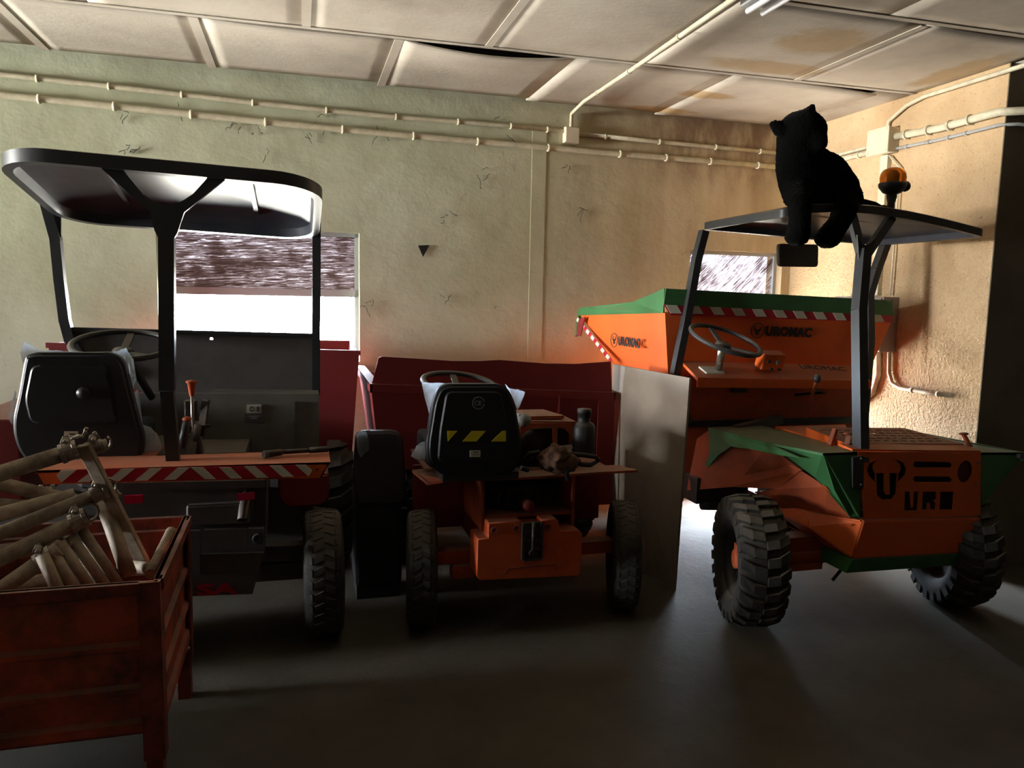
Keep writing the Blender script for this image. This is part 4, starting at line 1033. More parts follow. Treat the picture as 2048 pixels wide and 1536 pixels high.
# bonnet with perforated grille
x0g, x1g = 2.63, 3.36
mb_out = [(0, 0), (x1g-x0g, 0), (x1g-x0g-0.05, 0.36), (0.03, 0.36)]
gh = []
for r in range(5):
    n = 12 if r else 11
    for k in range(n):
        cx = 0.05 + (x1g-x0g-0.12)*(k+(0.5 if r % 2 else 0))/(n) + r*0.004; cy = 0.045 + r*0.058
        gh.append(rrect(cx, cx+0.040, cy, cy+0.020, 0.008, 2))
me = curve_plate([mb_out]+gh, 0.004)
zg = 0.945
me.transform(frame((x0g, 3.20, zg), (1, 0, -0.035), (0, 1, 0.06)))
bon = obj('perforated_bonnet', me, M_orange_old, RD)
mb = MB(); mb.prism([(x0g, 3.20, zg), (x1g, 3.20, zg-0.026), (x1g, 3.20, zg-0.04), (x0g, 3.20, zg-0.014)], (0, 0.01, 0)); mb.prism([(x1g, 3.2, zg-0.026), (x1g-0.05, 3.56, zg-0.005), (x1g-0.05, 3.56, 0.88), (x1g, 3.2, 0.88)], (-0.008, 0, 0)); mb.prism([(x0g, 3.2, zg), (x0g+0.03, 3.56, zg+0.02), (x0g+0.03, 3.56, 0.88), (x0g, 3.2, 0.88)], (0.008, 0, 0)); obj('bonnet_edge', mb, M_orange, bon)
for (px, py, yy) in ((1941, 893, 3.22), (1693, 893, 3.18)):
    q = P(px, py, yy); t = P(px-14 if px > 1900 else px+4, py-24, yy+0.05)
    l = obj('bonnet_latch', MB().bar(q, t, 0.022, 0.012).blob(t+Vector((0, 0, 0.004)), (0.030, 0.018, 0.008)), M_orange_old, bon)
# open side flap left of the roll frame
mb = MB(); mb.prism([P(1550, 857, 3.90), P(1690, 853, 3.75), P(1698, 870, 3.45), P(1686, 896, 3.22)], (0, 0, 0.012)); obj('side_flap', mb, M_orange, RD)
mb = MB(); mb.bx(2.62, 2.68, 3.18, 3.22, 0.90, 0.95); mb.bar((2.60, 3.28, 0.92), (2.64, 3.3, 1.0), 0.02, 0.03); obj('hinge_bracket', mb, M_orange_old, RD)
# chassis
mb = MB(); mb.bx(2.62, 3.34, 3.45, 5.1, 0.36, 0.50); mb.bx(2.45, 3.4, 4.85, 4.95, 0.30, 0.42)
mb.prism([(2.62, 3.10, 0.56), (2.62, 3.62, 0.56), (2.62, 3.62, 0.30), (2.62, 3.45, 0.30), (2.62, 3.30, 0.38)], (0.03, 0, 0))
obj('chassis', mb, M_orange_old, RD)
mb = MB(); mb.tube([(2.36, 3.33, 0.33), (3.44, 3.33, 0.33)], 0.045, 14); mb.blob((2.9, 3.36, 0.33), (0.13, 0.12, 0.12)); mb.bar((2.42, 3.42, 0.25), (2.60, 3.45, 0.26), 0.04, 0.05); mb.bx(2.40, 2.62, 3.30, 3.40, 0.26, 0.44); obj('rear_axle', mb, M_orange_old, RD)
mb = MB(); mb.tube([(2.64, 3.15, 0.50), (2.62, 3.2, 0.40), (2.67, 3.22, 0.28), (2.64, 3.24, 0.22)], 0.009, 8); obj('brake_hose', mb, M_hose, RD)
obj('step_plate', MB().bx(2.25, 2.6, 3.98, 4.3, 0.44, 0.60, 0.01).tube([(2.3, 4.0, 0.43), (2.42, 4.0, 0.42)], 0.03, 10), M_black, RD)
obj('step_plate', MB().bx(3.3, 3.6, 3.98, 4.3, 0.44, 0.60, 0.01), M_black, RD)
wheel(RD, (2.205, 3.34, 0.33), 0.33, 0.235, 'lug', -1, M_knob, M_black, steer=math.radians(-17))
wheel(RD, (3.46, 3.32, 0.33), 0.33, 0.235, 'lug', 1, M_knob, M_black, steer=math.radians(-17))
wheel(RD, (2.36, 4.90, 0.36), 0.36, 0.26, 'lug', -1, M_knob, M_black)
wheel(RD, (3.42, 4.90, 0.34), 0.34, 0.22, 'lug', 1, M_knob, M_black)
# roll frame and roof
mb = MB()
fp = [P(1408, 462, 4.20), P(1393, 520, 4.20), P(1372, 640, 4.17), P(1350, 748, 4.15), (2.24, 4.12, 0.9)]
fp = [Vector(p) for p in fp]
for a, b in zip(fp, fp[1:]): mb.bar(a, b, 0.045, 0.055, up=(0, 1, 0))
front_r = [P(1771, 488, 4.2), P(1752, 540, 4.18), P(1737, 590, 4.17), (3.53, 4.15, 1.4), (3.50, 4.12, 0.9)]
front_r = [Vector(p) for p in front_r]
for a, b in zip(front_r, front_r[1:]): mb.bar(a, b, 0.045, 0.055, up=(0, 1, 0))
mb.bar((2.24, 4.13, 0.9), (3.50, 4.13, 0.9), 0.04, 0.04)
frm = obj('roll_frame', mb, M_frame, RD)
mb = MB()
ya, yb = 3.42, 3.10
n0 = P(1728, 500, 3.36); n1 = P(1718, 620, 3.30); n2 = P(1722, 925, 3.12); n3 = P(1722, 978, 3.085)
mb.bar(n0, n1, 0.05, 0.06, up=(0, 1, 0)); mb.bar(n1, n2, 0.05, 0.06, up=(0, 1, 0)); 
mb.bar(P(1703, 432, 3.44), P(1722, 505, 3.36), 0.045, 0.03, up=(0, 1, 0)); mb.bar(P(1783, 434, 3.44), P(1728, 515, 3.36), 0.045, 0.03, up=(0, 1, 0))
mb.prism([P(1712, 470, 3.36), P(1722, 490, 3.36), P(1735, 490, 3.36), P(1750, 474, 3.36), P(1742, 505, 3.36), P(1735, 520, 3.36), P(1715, 520, 3.36)], (0, -0.012, 0))
rp_ = obj('rear_roof_post', mb, M_frame, frm)
mb = MB(); mb.prism([P(1706, 915, 3.085), P(1728, 912, 3.085), P(1727, 978, 3.085), P(1706, 975, 3.085)], (0, 0.02, 0)); 
obj('post_bracket', mb, M_frame, frm)
for px, py in ((1722, 917), (1722, 969)): obj('bolt', MB().lathe([(0.005, -0.004), (0.006, 0)], P(px, py, 3.083), 'y', 8, True), M_steel, frm)
def zroof(x, y): return 2.078 - 0.045*(x-2.34)/1.3 + 0.0*(y-3.4) + 0.045*math.sin(PI*min(max((x-2.34)/1.28, 0), 1))*(1.0 if y < 3.8 else 0.3)
canopy(2.33, 3.60, 3.40, 4.22, lambda x, y: 2.062 - 0.048*(x-2.33)/1.27 + (0.062*math.sin(PI*((x-2.33)/1.27)**0.8)*(1-(y-3.4)/0.82) if 2.33 < x < 3.6 else 0), 0.05, 0.040, 0.02, frm, M_frame, M_canopy, 0.03)
# beacon
q = P(1781, 424, 3.62)
BS = 0.80
bmk = MB(); bmk.lathe([(r*BS, h*BS) for r, h in [(0.02, 0), (0.026, 0.01), (0.024, 0.06), (0.034, 0.10), (0.034, 0.12), (0.06, 0.13), (0.088, 0.165), (0.092, 0.185), (0.088, 0.195), (0.001, 0.195)]], q, 'z', 28)
bmk.bar(q+Vector((-0.06, 0, 0.03)), q+Vector((0.05, 0, 0.0)), 0.03, 0.01); bmk.blob(q+Vector((0.065, -0.02, 0.14)), (0.03, 0.03, 0.03))
bea = obj('beacon_lamp', bmk, M_black, frm)
obj('beacon_lens', MB().lathe([(r*BS, h*BS) for r, h in [(0.083, 0.195), (0.086, 0.23), (0.080, 0.26), (0.066, 0.283), (0.04, 0.296), (0.001, 0.30)]], q, 'z', 28), M_amber, bea, 'amber plastic dome')
obj('beacon_bulb', MB().lathe([(r*BS, h*BS) for r, h in [(0.03, 0.195), (0.032, 0.25), (0.018, 0.268), (0.001, 0.27)]], q, 'z', 16), mat('reflector_insert', (0.35, 0.12, 0.03, 1), 0.4), bea)
# mirror
a = round_poly(pp([(1557, 487), (1638, 489), (1637, 534), (1558, 533)], 4.24), 0.025, 4)
mb = MB().prism(a, (0, 0.03, 0)); soft(mb, 0.006, 2); mr_ = obj('rear_view_mirror', mb, M_mirror, frm)
obj('mirror_arm', MB().bar(P(1600, 488, 4.26), P(1600, 470, 4.2), 0.02, 0.02), M_frame, mr_)

# ------------------------------------------------------------------ middle: small dark red dumper
MD = empty('red_dumper', (1.12, 4.1, 0), 'small dark red dumper in the middle with black seat carrying yellow stripes', 'dumper')
YM = 4.35
bm = bmesh.new()
def ring_solid(pts, t=0.008):
    pass
mb = skip_shell(0.385, 1.80, 0.44, 1.90, YM, 5.30, YM+0.06, 5.1, 1.10, 1.10, 0.62, 0.008, 1.035)
msk = obj('skip', mb, M_red, MD)
mb = MB()
mb.prism([P(740, 768, YM), P(1232, 785, YM), P(1228, 800, YM), P(741, 784, YM)], (0, 0.03, 0))
l0 = P(740, 768, YM); l1 = PXW(711, 731, 0.372)
mb.prism([(l0.x, YM, l0.z), (l0.x, l1.y+0.35, l1.z+0.0), (l0.x, l1.y+0.35, l1.z-0.05), (l0.x, YM, l0.z-0.05)], (0.012, 0, 0))
mb.prism([(l0.x, YM+0.02, l0.z), (l0.x+0.06, YM+0.02, l0.z-0.003), (l0.x+0.06, l1.y+0.35, l1.z-0.003), (l0.x, l1.y+0.35, l1.z)], (0, 0, -0.008))
l2 = P(1232, 785, YM)
mb.prism([(l2.x, YM, l2.z), (l2.x, 5.3, l2.z+0.06), (l2.x, 5.3, l2.z+0.0), (l2.x, YM, l2.z-0.05)], (-0.012, 0, 0))
obj('skip_ledge', mb, M_red, msk)
pts = pp([(744, 768), (757, 716), (763, 713), (830, 717), (905, 722), (960, 722), (1000, 720), (1090, 727), (1150, 728), (1222, 723), (1224, 784)], YM+0.02)
obj('raised_back_plate', MB().prism(pts, (0, 0.012, 0)), M_red, msk)
mb = MB()
for px in (865, 1115): 
    q = P(px, 775, YM); mb.bar((q.x, YM-0.01+0.02, q.z-0.05), (q.x+0.02, YM+0.06, 0.62), 0.04, 0.012)
obj('skip_rib', mb, M_red, msk)
obj('added_cover_strip', MB().bx(1.76, 1.868, 4.352, 4.362, 0.36, 1.03), M_red, msk)  # added strip, covers a sliver of lit wall beside the board
# deck plate
pts = pp([(822, 940), (1276, 939), (1225, 945), (1040, 957), (905, 960), (850, 966)], 3.40)
mb = MB()
a = [PZ(824, 940, 0.815), PZ(855, 966, 0.765), PZ(905, 957, 0.79), PZ(1040, 955, 0.79), PZ(1200, 944, 0.79), PZ(1276, 940, 0.79), PZ(1252, 934, 0.79), PZ(1240, 930, 0.79), PZ(1040, 934, 0.79), PZ(840, 938, 0.815)]
mb.prism([(p.x, p.y, p.z) for p in a], (0, 0, -0.012)); obj('deck_plate', mb, M_orange_old, MD)
obj('deck_floor', MB().bx(0.60, 1.55, 3.62, 4.3, 0.745, 0.765), M_red, MD)
obj('side_panel', MB().bx(0.56, 0.83, 3.9, 3.92, 0.42, 0.76), M_red, MD)
obj('side_panel', MB().bx(1.32, 1.60, 3.9, 3.92, 0.42, 0.76), M_red, MD)
for px in (966, 1148):
    a, b = P(px, 952, 3.5), P(px+1, 1062, 3.5)
    obj('frame_upright', MB().bx(a.x-0.006, a.x+0.008, 3.50, 3.92, b.z, a.z), M_orange_old, MD)
obj('frame_shelf', MB().bx(0.84, 1.29, 3.50, 3.95, 0.575, 0.59), M_orange_old, MD)
mb = MB(); mb.bx(0.90, 1.24, 3.62, 4.3, 0.40, 0.70, 0.02); mb.tube([(0.88, 3.66, 0.66), (1.05, 3.58, 0.69), (1.25, 3.66, 0.64)], 0.018, 10); mb.tube([(0.92, 3.6, 0.62), (1.02, 3.56, 0.60), (1.08, 3.6, 0.63)], 0.014, 10); mb.tube([(1.12, 3.6, 0.62), (1.2, 3.55, 0.66), (1.28, 3.66, 0.70)], 0.010, 8)
for k in range(5): mb.bx(0.93+0.05*k, 0.945+0.05*k, 3.58, 3.64, 0.60, 0.68, 0.003)
obj('gearbox', mb, M_engine, MD)
q = P(1057, 1011, 3.5); obj('hydraulic_cap', MB().lathe([(0.001, -0.025), (0.026, -0.025), (0.03, 0.0), (0.03, 0.08)], q, 'y', 20), M_red, MD)
# counterweight
cp = [(977, 1046), (1042, 1042), (1042, 1050), (1083, 1048), (1083, 1040), (1112, 1037), (1117, 1042), (1120, 1062), (1158, 1060), (1165, 1068), (1161, 1148), (1155, 1152), (960, 1161), (953, 1153), (955, 1078), (976, 1076)]
cw = MB().prism(pp(cp, 3.42), (0, 0.16, 0)); soft(cw, 0.004, 2); cwo = obj('counterweight', cw, M_orange_dk, MD)
a, b = P(1047, 1046, 3.41), P(1080, 1116, 3.41)
mb = MB(); mb.bx(a.x-0.008, a.x+0.004, 3.395, 3.42, b.z, a.z); mb.bx(b.x-0.004, b.x+0.008, 3.395, 3.42, b.z, a.z); mb.bx(a.x, b.x, 3.395, 3.42, b.z-0.006, b.z+0.006); mb.bx(a.x, b.x, 3.405, 3.42, b.z, a.z)
for z in (0.25, 0.5, 0.75): mb.bx(a.x, b.x, 3.398, 3.42, a.z*(1-z)+b.z*z-0.004, a.z*(1-z)+b.z*z+0.004)
mb.lathe([(0.018, -0.012), (0.018, 0)], ((a.x+b.x)/2, 3.40, b.z+0.03), 'y', 16, True)
mb.tube([((a.x+b.x)/2, 3.385, b.z+0.05), ((a.x+b.x)/2, 3.385, a.z+0.01)], 0.009, 8)
obj('tow_hitch', mb, M_engine, cwo)
for px, py in ((988, 1061), (1033, 1057), (1095, 1055)):
    q = P(px, py, 3.419); obj('round_plug', MB().lathe([(0.016, 0), (0.016, -0.004), (0.012, -0.004), (0.012, -0.001), (0.001, -0.001)], q, 'y', 20), M_crate_dark, cwo)
mb = MB(); a, b = P(1018, 1137, 3.419), P(1108, 1128, 3.419); a2, b2 = P(1008, 1148, 3.419), P(1112, 1140, 3.419)
mb.bar(a, b, 0.004, 0.005); mb.bar(a, a2, 0.004, 0.005); mb.bar(b, b2, 0.004, 0.005); obj('cast_recess', mb, M_crate_dark, cwo)
obj('rear_axle', MB().bar(P(872, 1112, 3.62), P(1222, 1088, 3.62), 0.08, 0.065).bx(0.70, 0.82, 3.55, 3.62, 0.26, 0.33, 0.02), M_orange_old, MD)
wheel(MD, (0.575, 3.70, 0.285), 0.285, 0.15, 'road', -1, M_engine, M_black, steer=math.radians(-8))
wheel(MD, (1.655, 3.67, 0.285), 0.285, 0.15, 'road', 1, M_engine, M_black, steer=math.radians(-18))
wheel(MD, (0.60, 4.80, 0.42), 0.42, 0.28, 'lug', -1, M_engine, M_black)
wheel(MD, (1.66, 4.80, 0.42), 0.42, 0.28, 'lug', 1, M_engine, M_black)
obj('chassis', MB().bx(0.88, 1.28, 3.6, 5.0, 0.33, 0.45), M_red, MD)
# engine cover (orange arch), air filter
f0 = lambda px, py: (P(px, py, 3.62).x, P(px, py, 3.62).z)
arch = [f0(*p) for p in ((1040, 845), (1152, 847), (1155, 872), (1154, 925), (1148, 925), (1146, 885), (1142, 870), (1130, 858), (1115, 854), (1113, 925), (1105, 925), (1105, 854), (1065, 856), (1050, 864), (1040, 874))]
me = curve_plate([arch], 0.008); me.transform(Matrix(((1, 0, 0, 0), (0, 0, -1, 3.62), (0, 1, 0, 0), (0, 0, 0, 1))))
ecv = obj('engine_cover', me, M_orange_old, MD)
a = [P(1040, 845, 3.62), P(1152, 847, 3.62)]; z_ = a[0].z
mb = MB(); mb.prism([(a[0].x, 3.62, z_), (a[1].x, 3.62, z_-0.01), (a[1].x-0.02, 3.80, z_+0.0), (a[0].x, 3.80, z_+0.0)], (0, 0, 0.008)); mb.prism([(a[0].x, 3.66, z_+0.008), (a[1].x-0.05, 3.66, z_+0.008), (a[1].x-0.10, 3.86, z_+0.012), (a[0].x, 3.86, z_+0.012)], (0, 0, 0.015)); obj('cover_top', mb, M_orange_old, ecv)
mb = MB(); mb.bx(a[0].x-0.05, a[1].x-0.01, 3.68, 3.95, 0.79, 0.98, 0.02); mb.lathe([(0.07, 0), (0.075, -0.05), (0.02, -0.06), (0.001, -0.06)], (a[0].x+0.08, 3.70, 0.90), 'y', 20)
mb.tube([(a[0].x+0.02, 3.6, 0.84), (a[0].x+0.09, 3.58, 0.86), (a[0].x+0.2, 3.62, 0.84)], 0.014, 8); obj('engine', mb, M_engine, MD)
q = P(1166, 905, 3.62)
mb = MB().lathe([(0.055, 0), (0.06, 0.02), (0.06, 0.13), (0.05, 0.15), (0.032, 0.16), (0.032, 0.20), (0.036, 0.20), (0.036, 0.225), (0.001, 0.23)], q, 'z', 20); obj('air_filter', mb, M_black, MD)
obj('paper_tag', MB().prism([P(1108, 893, 3.58), P(1144, 889, 3.58), P(1146, 897, 3.58), P(1126, 904, 3.58)], (0, 0.002, 0)), M_label, MD)
q = P(1042, 840, 3.55); obj('filler_cap', MB().lathe([(0.03, -0.02), (0.03, 0.03), (0.001, 0.032)], q, 'z', 16), M_greypipe, MD)
# steering wheel
steering_wheel(MD, P(918, 766, 3.85), 0.185, math.radians(10), math.radians(4), M_black, (0.90, 4.15, 0.80))
# seat
so = [(884, 769), (1012, 769), (1030, 800), (1044, 880), (1047, 915), (1030, 945), (1000, 951), (885, 951), (858, 930), (853, 895), (868, 800)]
sb = seat(MD, so, 3.36, [0.05, 0.05, 0.04, 0.03, 0.04, 0.04, 0.02, 0.02, 0.05, 0.05, 0.04], depth=0.36, thick=0.08)
mb = MB().prism(round_poly(pp([(893, 783), (1002, 783), (1020, 870), (1022, 925), (875, 925), (880, 860)], 3.347), 0.03), (0, 0.02, 0)); soft(mb, 0.006, 2); obj('back_panel', mb, M_seat, sb)
for q in ([(895, 862), (915, 862), (896, 883)], [(944, 862), (972, 862), (953, 883), (925, 883)], [(1005, 862), (1012, 862), (1012, 883), (983, 883)]):
    obj('yellow_stripe', MB().prism(pp(q, 3.343), (0, 0.004, 0)), M_yellow, sb, 'yellow hazard stripe')
stk = obj('sticker', MB().prism(pp([(940, 901), (961, 901), (961, 914), (940, 914)], 3.343), (0, 0.004, 0)), M_label, sb, 'white sticker')
obj('print', MB().prism(pp([(947, 904), (957, 904), (957, 905.5), (947, 905.5)], 3.3425), (0, 0.001, 0)).prism(pp([(944, 909), (958, 909), (958, 910), (944, 910)], 3.3425), (0, 0.001, 0)), M_ink, stk)
text_on('CE', P(949, 806, 3.343), P(963, 806, 3.343), 0.020, sb, M_greytext, bold=0.01)
cc = P(957, 806, 3.343); mb = MB()
for k in range(26):
    a = 2*PI*k/26
    if abs(math.sin(a)) < 0.2 and math.cos(a) > 0: continue
    mb.box(cc+Vector((0.027*math.cos(a), 0, 0.027*math.sin(a))), (0.004, 0.002, 0.005), (0, -a, 0))
obj('round_stamp', mb, M_greytext, sb)
obj('reclining_knob', MB().lathe([(0.03, 0), (0.035, 0.02), (0.02, 0.05), (0.001, 0.05)], P(1040, 840, 3.50), 'x', 16), M_greypipe, sb)
obj('seat_rail', MB().bx(0.62, 0.98, 3.38, 3.75, 0.795, 0.83).tube([P(1040, 935, 3.36), P(1055, 940, 3.40)], 0.012, 8), M_black, MD)
film(sb, [(843, 765), (905, 767), (876, 795), (868, 818), (858, 828), (852, 800)], 3.46, 0.02, 1)
film(sb, [(1010, 768), (1020, 777), (1050, 783), (1046, 800), (1034, 820), (1028, 800)], 3.46, 0.02, 2)
film(sb, [(858, 828), (868, 818), (862, 860), (856, 895), (853, 880)], 3.45, 0.01, 3)
film(sb, [(822, 912), (832, 890), (850, 882), (860, 890), (858, 920), (840, 922)], 3.50, 0.03, 4)

# ------------------------------------------------------------------ left: big dumper with moulded canopy
LD = empty('canopy_dumper', (-0.49, 4.2, 0), 'large left dumper with domed black canopy and red white striped tail', 'dumper')
YB = 3.33
# skip
mb = skip_shell(-1.27, 0.330, -1.15, 0.24, 4.52, 5.26, 4.60, 5.05, 1.345, 1.32, 0.62, 0.01, 1.305)
lsk = obj('skip', mb, M_red, LD)
a, b = P(700, 916, 4.52), P(716, 702, 4.52)
obj('skip_back', MB().prism([(-1.27, 4.505, 1.345), (0.33, 4.505, 1.305), (0.285, 4.505, 0.69), (-1.2, 4.505, 0.69)], (0, 0.012, 0)), M_red, lsk)
obj('skip_edge', MB().prism([(-1.28, 4.50, 1.352), (0.337, 4.50, 1.312), (0.337, 4.50, 1.285), (-1.28, 4.50, 1.325)], (0, 0.03, 0)), M_red, lsk)
# front scuttle panel with a hole, through which the window light shows
def f4(px, py): q = P(px, py, 4.24); return (q.x, q.z)
outl = [f4(*p) for p in ((140, 655), (640, 668), (640, 790), (300, 790), (175, 740), (150, 705))]
hc = f4(423, 678)
me = curve_plate([outl, circ(hc[0], hc[1], 0.0085, 14)], 0.006); me.transform(Matrix(((1, 0, 0, 0), (0, 0, -1, 4.24), (0, 1, 0, 0), (0, 0, 0, 1))))
obj('scuttle_panel', me, M_grey, LD)
mb = MB(); mb.prism([P(420, 787, 4.05), P(638, 788, 4.05), P(638, 912, 4.05), P(395, 912, 4.05)], (0, 0.2, 0)); dp = obj('engine_panel', mb, M_greylight, LD)
mb = MB(); mb.prism([P(441, 803, 4.04), P(590, 803, 4.04), P(590, 906, 4.04), P(428, 906, 4.04)], (0, 0.012, 0)); obj('access_lid', mb, M_greylight, dp)
q = [P(494, 809, 4.035), P(523, 809, 4.035), P(523, 826, 4.035), P(494, 826, 4.035)]
s_ = obj('sticker', MB().prism(q, (0, 0.004, 0)), M_label, dp, 'white conformity sticker')
text_on('C  E', P(499, 818, 4.033), P(519, 818, 4.033), 0.026, s_, M_ink, bold=0.02)
s_ = obj('data_plate', MB().prism([P(489, 828, 4.035), P(527, 828, 4.035), P(527, 845, 4.035), P(489, 845, 4.035)], (0, 0.004, 0)), M_grey, dp)
obj('print', MB().prism(pp([(497, 832), (520, 832), (520, 833.3), (497, 833.3)], 4.033), (0, 0.001, 0)).prism(pp([(502, 835), (514, 835), (514, 837.5), (502, 837.5)], 4.033), (0, 0.001, 0)), M_greytext, s_)
mb = MB(); mb.prism([P(155, 786, 4.2), P(420, 787, 4.2), P(400, 905, 4.2), P(230, 905, 4.2)], (0, 0.03, 0)); obj('front_bulkhead', mb, M_grey, LD)
obj('left_side_box', MB().bx(-1.34, -1.12, 3.55, 4.2, 0.70, 1.10, 0.01), M_red, LD)
# roof frame
mb = MB()
lp = [P(92, 405, 4.18), P(112, 478, 4.2), P(120, 560, 4.22), P(130, 640, 4.23), P(140, 678, 4.24), P(165, 715, 4.24), P(230, 745, 4.24)]
for a, b in zip(lp, lp[1:]): mb.bar(a, b+(b-a).normalized()*0.01, 0.045, 0.05, up=(0, 1, 0))
rpn = [P(633, 445, 4.18), P(633, 560, 4.22), P(632, 668, 4.24), P(632, 790, 4.24)]
for a, b in zip(rpn, rpn[1:]): mb.bar(a, b, 0.042, 0.05, up=(0, 1, 0))
mb.bar(P(130, 658, 4.235), P(640, 671, 4.235), 0.03, 0.02)
mb.prism([P(105, 410, 4.19), P(122, 418, 4.19), P(122, 475, 4.19), P(116, 474, 4.19)], (0, 0.006, 0))
lfr = obj('roof_frame', mb, M_frame, LD)
ub = [(200, 334), (246, 339), (288, 390), (309, 404), (323, 409), (337, 411), (352, 408), (366, 402), (387, 388), (415, 357), (453, 358), (369, 425), (362, 445), (355, 467), (346, 482), (320, 482), (310, 462), (299, 422), (246, 376)]
me = curve_plate([[(P(x, y, YB).x, P(x, y, YB).z) for x, y in ub]], 0.02); me.transform(Matrix(((1, 0, 0, 0), (0, 0, -1, YB), (0, 1, 0, 0), (0, 0, 0, 1))))
yb_ = obj('yoke_bracket', me, M_frame, lfr)
mb = MB(); a, b, c2 = P(334, 475, YB), P(335, 780, YB+0.02), P(347, 924, YB+0.06)
mb.bar(a, b, 0.058, 0.05, up=(0, 1, 0)); mb.bar(b, c2, 0.050, 0.05, up=(0, 1, 0)); obj('rear_roof_post', mb, M_frame, lfr)
mb = MB()
for x0_, x1_ in ((160, 215), (452, 492)):
    mb.prism(pp([(x0_, 325), (x1_, 328), (x1_, 334), (x0_+8, 333)] if x0_ < 300 else [(452, 352), (490, 356), (488, 362), (452, 358)], YB), (0, 0.02, 0))
obj('bracket_tab', mb, M_frame, lfr)
def zc(x, y): return 2.088 - 0.036*(x+0.49) - 0.150*(y-3.33)/0.87
canopy(-1.112, 0.100, 3.31, 4.24, zc, 0.20, 0.05, 0.05, lfr, M_frame, M_canopy, 0.035)
mb = MB()
for x in (-0.78, -0.20): mb.bar((x, 3.42, zc(x, 3.42)+0.076), (x-0.0, 4.1, zc(x, 4.1)+0.076), 0.02, 0.012)
obj('canopy_rib', mb, M_canopy, lfr)
# deck and striped tail
zt = 0.935
mb = MB()
pf = [P(72, 941, 3.27), P(661, 924, 3.27), P(642, 956, 3.27), P(88, 969, 3.27)]
mb.prism(pf, (0, 0.010, 0))
mb.prism([pf[0], pf[1], (pf[1].x-0.0, 3.50, pf[1].z+0.005), (-0.60, 3.50, pf[1].z+0.005), (-0.60, 3.72, pf[1].z+0.005), (pf[0].x+0.02, 3.72, pf[0].z+0.005)], (0, 0, -0.01))
mb.prism([pf[1], pf[2], (pf[2].x, 3.35, pf[2].z), (pf[1].x, 3.5, pf[1].z)], (-0.006, 0, 0))
dk = obj('rear_deck', mb, M_orange, LD, 'orange rear deck')
def t3(l, y=3.262, t=0.004): return MB().prism([P(640*0+x/2.844, 640+y_/2.844, y) for x, y_ in l], (0, t, 0))
rt = obj('warning_stripe', t3([(345, 856), (1082, 838), (1745, 824), (1778, 855), (1755, 890), (1080, 908), (350, 925), (318, 885)], 3.265), M_redtape, dk, 'red and white warning tape')
whites = [[(1085, 838), (1155, 838), (1228, 905), (1165, 905)], [(1245, 838), (1310, 838), (1377, 901), (1312, 902)], [(1388, 832), (1450, 832), (1527, 897), (1460, 898)], [(1533, 828), (1600, 828), (1672, 892), (1605, 893)], [(1680, 825), (1742, 825), (1776, 855), (1755, 890)],
          [(1010, 840), (1078, 840), (998, 908), (930, 911)], [(850, 845), (922, 843), (838, 913), (765, 915)], [(690, 848), (765, 846), (680, 916), (605, 918)], [(535, 850), (600, 850), (510, 921), (440, 922)], [(345, 857), (435, 852), (350, 925), (320, 885)]]
for q in whites: obj('white_stripe', t3(q, 3.262), M_white, rt)
obj('deck_lip_bolt', MB().lathe([(0.004, -0.003), (0.004, 0)], P(634, 939, 3.266), 'y', 8, True), M_ink, dk)
# tail body
mb = MB()
g = lambda l, y, t: mb.prism(pp(l, y), (0, t, 0))
g([(237, 964), (533, 958), (531, 1085), (528, 1110), (240, 1115)], 3.50, 0.5)
g([(370, 1110), (528, 1106), (505, 1188), (370, 1193)], 3.48, 0.5)
g([(240, 1115), (370, 1112), (370, 1193), (262, 1190)], 3.48, 0.5)
tb = obj('tail_body', mb, M_grey, LD)
mb = MB(); g([(372, 1012), (505, 1005), (505, 1048), (372, 1055)], 3.46, 0.06); soft(mb, 0.008, 2); obj('body_panel', mb, M_grey, tb)
mb = MB(); g([(245, 966), (530, 960), (530, 975), (245, 982)], 3.45, 0.06); g([(374, 1062), (400, 1062), (400, 1150), (374, 1150)], 3.465, 0.02); g([(408, 1060), (494, 1058), (492, 1096), (408, 1098)], 3.465, 0.02); g([(496, 1058), (528, 1057), (524, 1100), (496, 1102)], 3.45, 0.04); obj('body_moulding', mb, M_grey, tb)
obj('socket', MB().lathe([(0.022, 0), (0.022, -0.012), (0.014, -0.012), (0.001, -0.004)], P(515, 1077, 3.45), 'y', 20), M_black, tb)
for l in ([(474, 988), (509, 985), (509, 999), (474, 1002)], [(248, 992), (286, 990), (286, 1006), (249, 1008)]): obj('red_reflector', MB().prism(pp(l, 3.44), (0, 0.012, 0)), M_reflector, tb)
q = P(489, 1010, 3.46); obj('exhaust_pipe', MB().tube([q+Vector((0.01, 0.05, 0.04)), q+Vector((0.0, -0.02, 0.0)), q+Vector((-0.005, -0.06, -0.05))], 0.022, 14, cap=False), M_steel, tb)
a, b = P(393, 1180, 3.475), P(478, 1177, 3.475)
text_on('SA', a, b, 0.055, tb, M_redtape, bold=0.05, label='red lettering')
obj('rear_axle', MB().bar(P(505, 1104, 3.66), P(625, 1100, 3.66), 0.08, 0.075).bx(-0.95, 0.0, 3.62, 3.72, 0.30, 0.38), M_grey, LD)
wheel(LD, (0.095, 3.70, 0.30), 0.30, 0.185, 'road', 1, M_grey, M_grey)
wheel(LD, (-1.07, 3.70, 0.30), 0.30, 0.185, 'road', -1, M_grey, M_grey)
wheel(LD, (0.14, 4.80, 0.45), 0.45, 0.30, 'lug', 1, M_grey, M_grey)
wheel(LD, (-1.03, 4.80, 0.45), 0.45, 0.30, 'lug', -1, M_grey, M_grey)
obj('added_blocker_plate', MB().bx(-1.5, 0.02, 4.40, 4.43, 0.14, 0.95), M_grey, LD)  # added sheet, blocks the lit wall and floor light under the dumper
